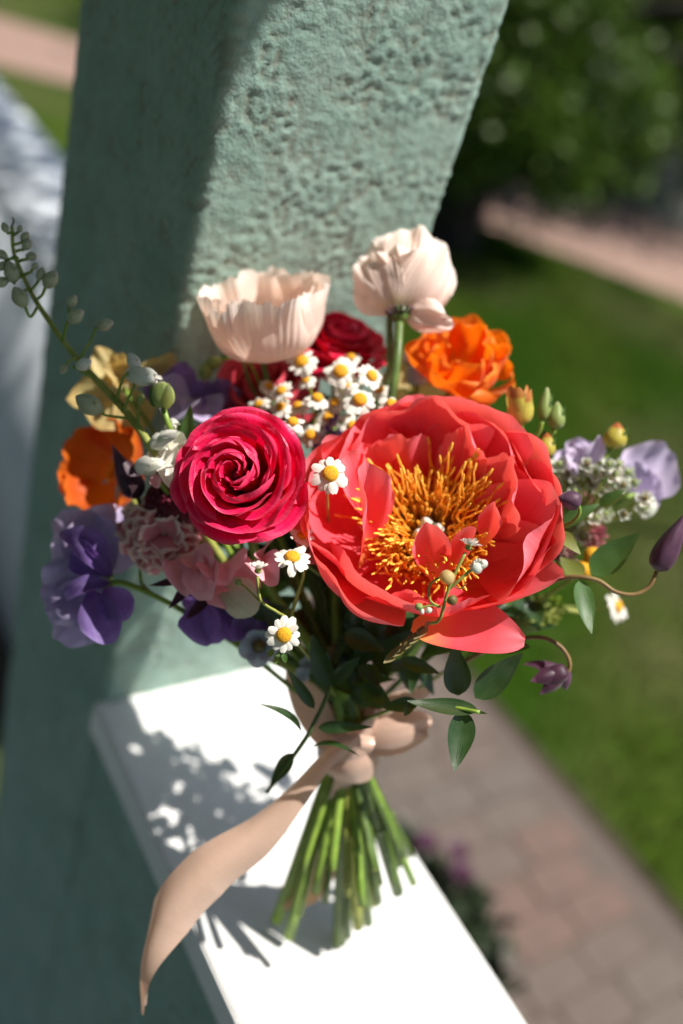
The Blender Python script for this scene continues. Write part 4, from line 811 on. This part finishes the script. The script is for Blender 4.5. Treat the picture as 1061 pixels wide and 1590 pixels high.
t = sweet_pea('sweet_pea', 'pale lilac sweet pea at the far right edge of the bouquet', (985, 765, .575), [((1040, 690, .575), .040, (.3, .4, .8), .12), ((1030, 755, .57), .030, (.4, .1, .9), .1)], [((985, 765, .57), (985, 715, .56), .022, (-.3, .3, 1), -.15)], 'pale', 'lav', G, cal=False, seed=40)
t.part('stalk', tube([at(985, 765, .575), at(950, 790, .57), at(880, 840, .565), at(760, 950, .565)], .0015, 7, 12), M_['stem'], True)
t = sweet_pea('sweet_pea', 'pale lilac sweet pea between the green buds at the right', (900, 725, .56), [((930, 690, .56), .032, (.1, .6, .8), .12), ((880, 690, .565), .030, (-.2, .6, .8), .1)], [((900, 725, .555), (935, 680, .545), .012, (.3, .3, 1), -.15), ((900, 725, .555), (878, 705, .545), .018, (-.3, .3, 1), -.15)], 'pale', 'pale', G, cal=False, seed=44)
t.part('stalk', tube([at(900, 725, .56), at(890, 780, .56), at(800, 900, .565)], .0015, 7, 12), M_['stem'], True)
t = Thing('white_filler_flower', 'cluster of small creamy white blossoms on the right side', 'flower', at(920, 745, .55))
r = np.random.RandomState(8)
for i, (x, y, s) in enumerate([(882, 735, 15), (868, 722, 12), (900, 748, 14), (925, 735, 14), (912, 722, 11), (945, 722, 11), (955, 738, 13), (975, 735, 11), (968, 755, 11), (935, 760, 13), (985, 750, 9), (893, 765, 10), (1002, 775, 12), (1000, 790, 12), (940, 800, 12), (925, 805, 11), (970, 800, 9), (895, 815, 14), (905, 835, 12), (880, 750, 11), (918, 752, 10), (960, 722, 9), (905, 730, 11)]):
    d = .55 + r.uniform(-.012, .008)
    for q in range(5):
        a = q * 1.257 + i; t.part('petal', patch(at(x, y, d + .004), at(x + 1.2 * s * math.cos(a), y + 1.0 * s * math.sin(a), d - .003), 1.25 * s / FPX * d, cdir((r.uniform(-.4, .4), .4, 1)), 'petal', bend=.1, cup=.4, seed=i * 5 + q, nu=7, nv=7), M_['budw' if i % 3 else 'white'], True)
    t.part('centre', along(lathe([(.0, 0), (.4, .2), (.4, .7), (0, 1)], 8, n=6), at(x, y, d + .001), at(x, y - 5, d - .003)), M_['leafb' if i % 4 == 0 else 'budg'], True)
    t.part('pedicel', tube([at(x, y, d + .003), at((x + 850) / 2 + 20, (y + 830) / 2, d + .01), at(850, 840, .565)], .0007, 5, 8), M_['stemy'], True)
t.part('bud', along(BUD, at(1010, 768, .56), at(1000, 806, .556)), M_['budw'], True)
def pom(lab, x, y, d, s, mat, n=16):
    t = Thing('pink_floret_cluster', lab, 'flower', at(x, y, d), None, 'pink floret clusters at the right')
    for i in range(n):
        q = math.sqrt((i + .5) / n); a = i * 2.4; X, Y_ = x + s * q * math.cos(a), y + s * q * math.sin(a)
        t.part('petal', patch(at(x + .5 * (X - x), y + .5 * (Y_ - y), d + .006), at(X, Y_, d - .008 * (1 - q)), s * .8 / FPX * d, cdir((.7 * q * math.cos(a), -.7 * q * math.sin(a) + .2, 1)), 'fan', bend=.1, cup=.4, ruf=.001, seed=i, nu=9, nv=8), M_[mat], True)
    t.part('stem', tube([at(x, y, d + .006), at(x - 40, y + 40, .565), at(760, 960, .57)], .0014, 7, 8), M_['stem'], True)
pom('bright pink floret cluster behind the leaves at the right', 922, 832, .56, 24, 'pink', 20)
pom('dusky rose floret cluster at the right rim of the peony', 875, 858, .56, 24, 'stock', 18)
pom('small pink floret cluster beside the purple bud', 915, 775, .56, 12, 'pink', 10)
t = Thing('yellow_florets', 'two tiny yellow florets under the dark green leaf at the right', 'flower', at(912, 875, .55))
for (x, y) in [(920, 863), (906, 884)]:
    t.part('floret', along(lathe([(.2, 0), (.5, .3), (.45, .8), (.1, 1)], 12, n=7), at(x, y + 7, .548), at(x, y - 7, .54)), M_['disc'], True)
t.part('stem', tube([at(920, 866, .548), at(900, 890, .555), at(800, 960, .565)], .001, 6, 8), M_['stemy'], True); t.part('stem', tube([at(906, 888, .548), at(880, 905, .555), at(800, 960, .565)], .001, 6, 8), M_['stemy'], True)
# clematis vine right
t = Thing('clematis_vine', 'clematis vine with leaves and a plum bud curving out at the right edge', 'flower', at(901, 898, .50))
t.part('stem', tube([at(700, 985, .545), at(800, 925, .525), at(871, 899, .505), at(901, 896, .50), at(930, 902, .498), at(956, 919, .496), at(986, 923, .495), at(1009, 910, .495), at(1020, 887, .495)], [.0012, .0012, .0013, .0011, .0011], 8, 36), M_['stemb'], True)
bud = t.part('bud', along(lathe([(.06, 0), (.155, .08), (.19, .28), (.15, .55), (.075, .8), (.01, 1)], 16, .10, 4, n=16), at(1019, 885, .495), at(1066, 796, .49)), M_['plum'], True)
t.part('leaf', pp((901, 900, .50), (919, 984, .490), .0125, (.25, .1, 1), kind='leaf', bend=.05, cup=.15), M_['leaf'], True)
t.part('leaf', pp((917, 891, .515), (993, 828, .508), .0175, (.2, .5, 1), kind='leaf', bend=.05, cup=.2), M_['leaf'], True)
t.part('leaf', pp((860, 828, .49), (902, 861, .482), .010, (.3, .5, 1), kind='leaf', bend=-.06, cup=.2), M_['leafy'], True)
t.part('leaf', pp((871, 818, .508), (932, 782, .505), .0095, (.1, .6, 1), kind='leaf', bend=-.05, cup=.25), M_['leaf'], True)
t.part('leaf', pp((930, 785, .52), (972, 760, .515), .007, (.1, .6, 1), kind='leaf', bend=-.05, cup=.25), M_['leaf'], True)
t.part('leaf', pp((875, 900, .52), (850, 872, .52), .016, (0, .4, 1), kind='leaf', bend=.05), M_['leafy'], True)
t.part('leaf', pp((905, 895, .51), (870, 865, .52), .012, (0, .4, 1), kind='leaf', bend=.05), M_['leafy'], True)
t = Thing('clematis_bud', 'small dusky purple bud overlapping the right rim of the peony', 'bud', at(885, 776, .478))
t.part('bud', along(lathe([(.05, 0), (.32, .12), (.40, .4), (.26, .75), (.04, 1)], 14, .10, 6, n=12), at(900, 780, .48), at(868, 772, .476)), M_['plum'], True)
t.part('stem', tube([at(898, 780, .48), at(900, 798, .482), at(888, 812, .485), at(872, 818, .49), at(860, 822, .50)], .0010, 7, 14), M_['stem'], True)
t = Thing('clematis_flower', 'nodding dark purple clematis bell on a hooked stem at lower right', 'flower', at(862, 1045, .51))
t.part('stem', tube([at(700, 1040, .545), at(775, 1000, .525), at(809, 992, .515), at(842, 990, .51), at(868, 1002, .508), at(883, 1022, .507), at(884, 1040, .507), at(872, 1044, .507)], [.0013, .0012, .0012, .0011], 8, 30), M_['stemb'], True)
for (tip, w, nr, s) in [((812, 1032, .512), .010, (-.1, .8, .6), 1), ((838, 1078, .505), .012, (0, -.2, 1), 2), ((824, 1058, .503), .013, (0, .3, 1), 3), ((878, 1072, .512), .010, (.3, -.2, 1), 4), ((845, 1062, .515), .013, (0, 0, 1), 5)]:
    t.part('sepal', pp((879, 1040, .508), tip, w, nr, kind='leaf', bend=-.15, cup=-.4, seed=s, nu=11), M_['dark' if s in (2, 3, 5) else 'plum'], True)
t.part('bell', along(lathe([(.12, 0), (.3, .15), (.34, .5), (.26, .9)], 14, .1, 4, n=9), at(881, 1040, .508), at(838, 1058, .508)), M_['dark'], True)

# ------------------------------------------------------------------ greenery under the blooms
G2 = 'dark leafy sprigs under the blooms'
def sprig(name, lab, stem, leaves, mat, r=.0012, sm='stemd', group=None):
    t = Thing(name, lab, 'greenery', at(*stem[0]), None, group); t.part('stem', tube([at(*p) for p in stem], r, 7, 20), M_[sm], True)
    for (a, b, w, nr, bd) in leaves: t.part('leaf', pp(a, b, w / FPX * a[2], nr, kind='leaf', bend=bd, cup=.18, nu=9, nv=15), M_[mat], True)
    return t
sprig('ruscus_sprig', 'ruscus sprig with narrow dark leaves crossing the ribbon at the neck', [(415, 1230, .54), (470, 1154, .515), (488, 1122, .51), (510, 1072, .512), (520, 1000, .53)],
      [((469, 1136, .512), (402, 1093, .500), 20, (.3, .8, .5), -.12), ((488, 1100, .512), (446, 1039, .502), 20, (-.2, .3, 1), .05), ((494, 1130, .512), (578, 1129, .500), 20, (0, .3, 1), -.06), ((484, 1160, .515), (558, 1174, .502), 14, (.2, .8, .5), -.16), ((510, 1068, .512), (484, 985, .505), 36, (-.2, .2, 1), .04), ((455, 1170, .52), (418, 1222, .535), 26, (0, .4, 1), .04), ((516, 1060, .515), (560, 1020, .505), 24, (.2, .4, 1), .05)], 'leafd', .0013)
sprig('ruscus_sprig', 'leafy sprig with one glossy pointed leaf hanging over the paver walkway', [(560, 1120, .56), (640, 1092, .50), (700, 1098, .482), (745, 1106, .475)],
      [((722, 1104, .480), (706, 1198, .470), 46, (.1, .1, 1), .05), ((742, 1102, .478), (632, 1088, .478), 30, (0, .6, .9), .05), ((738, 1084, .485), (812, 1014, .480), 46, (.2, .3, 1), .06), ((712, 1080, .49), (706, 1000, .485), 46, (0, .2, 1), .05), ((735, 1104, .478), (757, 1108, .474), 6, (0, .6, 1), .05), ((650, 1092, .50), (590, 1098, .505), 26, (0, .5, 1), .04), ((640, 1092, .50), (628, 1112, .49), 14, (0, .3, 1), .1)], 'leafd', .0011, 'stem')
r = np.random.RandomState(21)
sets = [('broad dark leaves packed under the peony', (605, 1005), 20, (100, 70)), ('dark leaves below the chamomile sprig at the neck', (525, 1010), 10, (50, 60)), ('dark shaded leaves under the lower right peony petals', (740, 985), 9, (100, 25)), ('dark leaves behind the pink sweet pea', (400, 960), 8, (80, 40)), ('dark leaves beneath the ranunculus and peony', (540, 900), 10, (100, 40)), ('dark shaded leaves around the bouquet neck', (570, 1075), 9, (50, 28))]
for i, (lab, c, n, sp2) in enumerate(sets):
    L = []
    for q in range(n):
        bx, by = c[0] + r.uniform(-.5, .5) * sp2[0], c[1] + r.uniform(-.5, .5) * sp2[1]; d = .545 + r.uniform(-.03, .01) + (.01 if i in (3, 4) else 0); a = r.uniform(0, 6.28); ln = r.uniform(45, 80)
        if i == 2: a = r.uniform(-.6, .5)
        L.append(((bx, by, d), (bx + ln * math.cos(a), by + .7 * ln * math.sin(a), d - r.uniform(-.01, .018)), r.uniform(22, 40), (r.uniform(-.5, .5), r.uniform(0, .8), 1), r.uniform(-.1, .1)))
    sprig('leafy_sprig', lab, [(c[0], c[1] - 20, .55), ((c[0] + 540) / 2, (c[1] + 1080) / 2 + 10, .56), (540, 1130, .57)], L, 'leafd', .0014, 'stemd', G2)
# a dense bed of foliage filling the heart of the bouquet
L = []
for q in range(130):
    a = q * 2.39996; rr_ = math.sqrt((q + .5) / 130); x, y = 530 + 290 * rr_ * math.cos(a), 790 + 150 * rr_ * math.sin(a); d = .585 + .012 * rr_
    if x < 260 or x > 850: continue
    b = r.uniform(0, 6.28); L.append(((x, y, d), (x + 60 * math.cos(b), y + 50 * math.sin(b), d - .01), 46, (r.uniform(-.4, .4), .5, 1), .05))
sprig('leafy_sprig', 'deep green foliage filling the heart of the bouquet behind the blooms', [(530, 800, .59), (535, 980, .58), (540, 1130, .572)], L, 'leafd', .002, 'stemd', G2)
L = []  # leaves added to thicken the ledge shadow and close a gap under the peony
for q in range(64):
    x, y, d = 560 + 280 * r.rand(), 880 + 115 * r.rand(), .558 + .035 * r.rand(); b = r.uniform(0, 6.28)
    L.append(((x, y, d), (x + 55 * math.cos(b), y + 35 * math.sin(b), d - .01), 34, (r.uniform(-.4, .4), .8, .7), .05))
sprig('leafy_sprig', 'dark leaves filling the space behind the lower right of the peony', [(760, 930, .575), (650, 1030, .575), (545, 1130, .572)], L, 'leafd', .0018, 'stemd', G2)
t = Thing('hellebore', 'grey white shaded blossom hanging below the violet sweet pea over the ledge', 'flower', at(405, 1012, .535))
for q in range(5):
    a = q * 1.257 + .4; t.part('petal', pp((402, 1002, .538), (402 + 32 * math.cos(a), 1008 + 30 * math.sin(a), .53), .014, (.1, .2, 1), kind='petal', bend=.08, cup=.3, seed=q), M_['grey'], True)
t.part('centre', along(lathe([(.1, 0), (.5, .3), (.4, .8), (0, 1)], 10, n=7), at(402, 1006, .537), at(402, 1000, .53)), M_['leafb'], True)
t.part('stem', tube([at(402, 1002, .538), at(440, 1000, .545), at(520, 1090, .565)], .0015, 7, 10), M_['stem'], True)
t = Thing('hydrangea_floret', 'pale blue florets half hidden behind the leaves at the neck', 'flower', at(490, 1035, .55))
for i, (x, y) in enumerate([(478, 1030), (500, 1042), (518, 1022), (492, 1015), (470, 1048), (590, 1040), (520, 1040)]):
    for q in range(4):
        a = q * 1.57 + i; t.part('petal', pp((x, y, .552), (x + 13 * math.cos(a), y + 13 * math.sin(a), .547), .0055, (0, .2, 1), kind='petal', bend=.05, cup=.2, nu=7, nv=7), M_['grey'], True)
t.part('stem', tube([at(490, 1035, .555), at(515, 1080, .565), at(540, 1140, .572)], .0016, 7, 8), M_['stem'], True)
# a fluffy yellow green spray at the right under the peony
t = Thing('greenery_spray', 'blurred yellow green spray under the right side of the peony', 'greenery', at(850, 945, .57))
for q in range(26):
    a = q * 2.4; x, y = 845 + 28 * math.sqrt(q / 26) * math.cos(a), 945 + 18 * math.sqrt(q / 26) * math.sin(a)
    t.part('leaf', pp((x, y, .572), (x + 14 * math.cos(a), y + 12 * math.sin(a), .565), .005, (0, .4, 1), kind='leaf', bend=.1, nu=5, nv=6), M_['leafy'], True)
t.part('stem', tube([at(915, 952, .575), at(850, 950, .572), at(760, 1000, .57), at(600, 1100, .572)], .0013, 7, 12), M_['stemy'], True)

# extra stems of filler
for i in range(8):
    t = Thing('cut_stem', 'cut green stem in the bundle below the ribbon', 'stem', TIE, None, 'cut stems below the ribbon')
    h = at(430 + 16 * i, 930 + 20 * math.sin(i), .575)
    bouquet_stem(t, h, h * .5 + (TIE + AX * .03) * .5, [.003, .0038, .0045][i % 3], ['stemo', 'stem', 'stemb', 'stemo', 'stemy', 'stem'][i % 6])

# ------------------------------------------------------------------ ribbon
def strip(pts, wids, nrms, n=60, nw=9, curl=.0, seed=0):
    t_ = np.linspace(0, 1, n); C = bez(pts, t_); T = np.gradient(C, axis=0); T /= np.linalg.norm(T, axis=1)[:, None]
    N = bez(nrms, t_); Wd = np.interp(t_, np.linspace(0, 1, len(wids)), wids); V = []; U = []
    for i in range(n):
        nn = unit(N[i] - T[i] * (N[i] @ T[i])); b = np.cross(T[i], nn)
        for k in range(nw):
            u = -1 + 2 * k / (nw - 1); V.append(C[i] + b * u * Wd[i] / 2 + nn * (curl * Wd[i] * (u * u - .3) + .0006 * math.sin(9 * t_[i] + 3 * u + seed))); U.append((k / (nw - 1), t_[i]))
    F = [(j * nw + k, j * nw + k + 1, (j + 1) * nw + k + 1, (j + 1) * nw + k) for j in range(n - 1) for k in range(nw - 1)]
    return np.array(V), F, np.array(U)
t = Thing('ribbon', 'wide peach satin ribbon tied round the stems, its tail trailing over the ledge', 'ribbon', TIE)
side = unit(np.cross(AX, cdir((0, 0, 1))))
for k_, (z0, rad, wd, tl_) in enumerate([(.008, .0185, .030, .10), (-.006, .0190, .024, -.22), (.012, .0195, .022, .34)]):
    ring = []; ns = []
    for j in range(17):
        a = 2 * PI * j / 16; d = math.cos(a) * side + math.sin(a) * np.cross(AX, side); ring.append(TIE + AX * (z0 + rad * tl_ * math.cos(a)) + d * rad); ns.append(d)
    t.part('wrap', strip(ring, [wd], np.array(ns), 60, 9, -.06, k_), M_['ribbon'], True)
P = lambda x, y, d: at(x, y, d)
t.part('tail', strip([P(556, 1140, .538), P(505, 1178, .532), P(452, 1240, .528), P(392, 1302, .524), P(315, 1362, .520), P(256, 1425, .519), P(224, 1495, .524), P(222, 1568, .54)],
                     [.009, .011, .016, .023, .029, .028, .018, .007], [cdir(q) for q in [(-.3, .2, 1), (-.7, .1, .7), (-.8, -.1, .7), (-.7, -.2, .8), (-.6, -.3, .9), (-.5, -.1, .8), (-1.0, 0, .4), (-1.2, -.1, -.1)]], 110, 15, -.34, 2), M_['ribbon'], True)
t.part('tail', strip([P(462, 1020, .565), P(468, 1055, .562), P(482, 1095, .556), P(505, 1135, .55), P(535, 1160, .545)], [.016, .022, .022, .018, .014], [cdir(q) for q in [(-.5, 0, 1), (-.6, 0, 1), (-.3, .2, 1), (0, .2, 1), (.2, 0, 1)]], 50, 9, .06, 3), M_['ribbon'], True)
t.part('bow_loop', patch(P(562, 1148, .556), P(670, 1116, .560), .022, cdir((.1, .3, 1)), 'round', bend=-.16, cup=-.35, ruf=.001, seed=2, nu=21, nv=21), M_['ribbon'], True)
t.part('bow_loop', patch(P(560, 1168, .558), P(664, 1140, .556), .019, cdir((.2, -.6, 1)), 'round', bend=.12, cup=.3, ruf=.001, seed=3, nu=21, nv=21), M_['ribbon'], True)
t.part('bow_loop', patch(P(565, 1108, .558), P(668, 1074, .562), .012, cdir((.1, .5, 1)), 'round', bend=-.1, cup=-.3, nu=15, nv=15), M_['ribbon'], True)
t.part('knot', strip([P(505, 1168, .540), P(540, 1150, .536), P(580, 1158, .542)], [.010, .007, .010], [cdir((-.3, 0, 1)), cdir((0, 0, 1)), cdir((.4, 0, 1))], 24, 11, -.22, 5), M_['ribbon'], True)
t.part('tail', strip([P(545, 1175, .56), P(530, 1240, .585), P(510, 1310, .61), P(495, 1360, .63), P(475, 1385, .635), P(440, 1395, .635)], [.014, .018, .020, .020, .02, .018], [cdir(q) for q in [(.3, 0, 1), (.3, 0, 1), (.2, .2, 1), (0, .4, 1), (0, .8, .7), (0, .8, .7)]], 40, 7, .1, 6), M_['ribbon'], True)
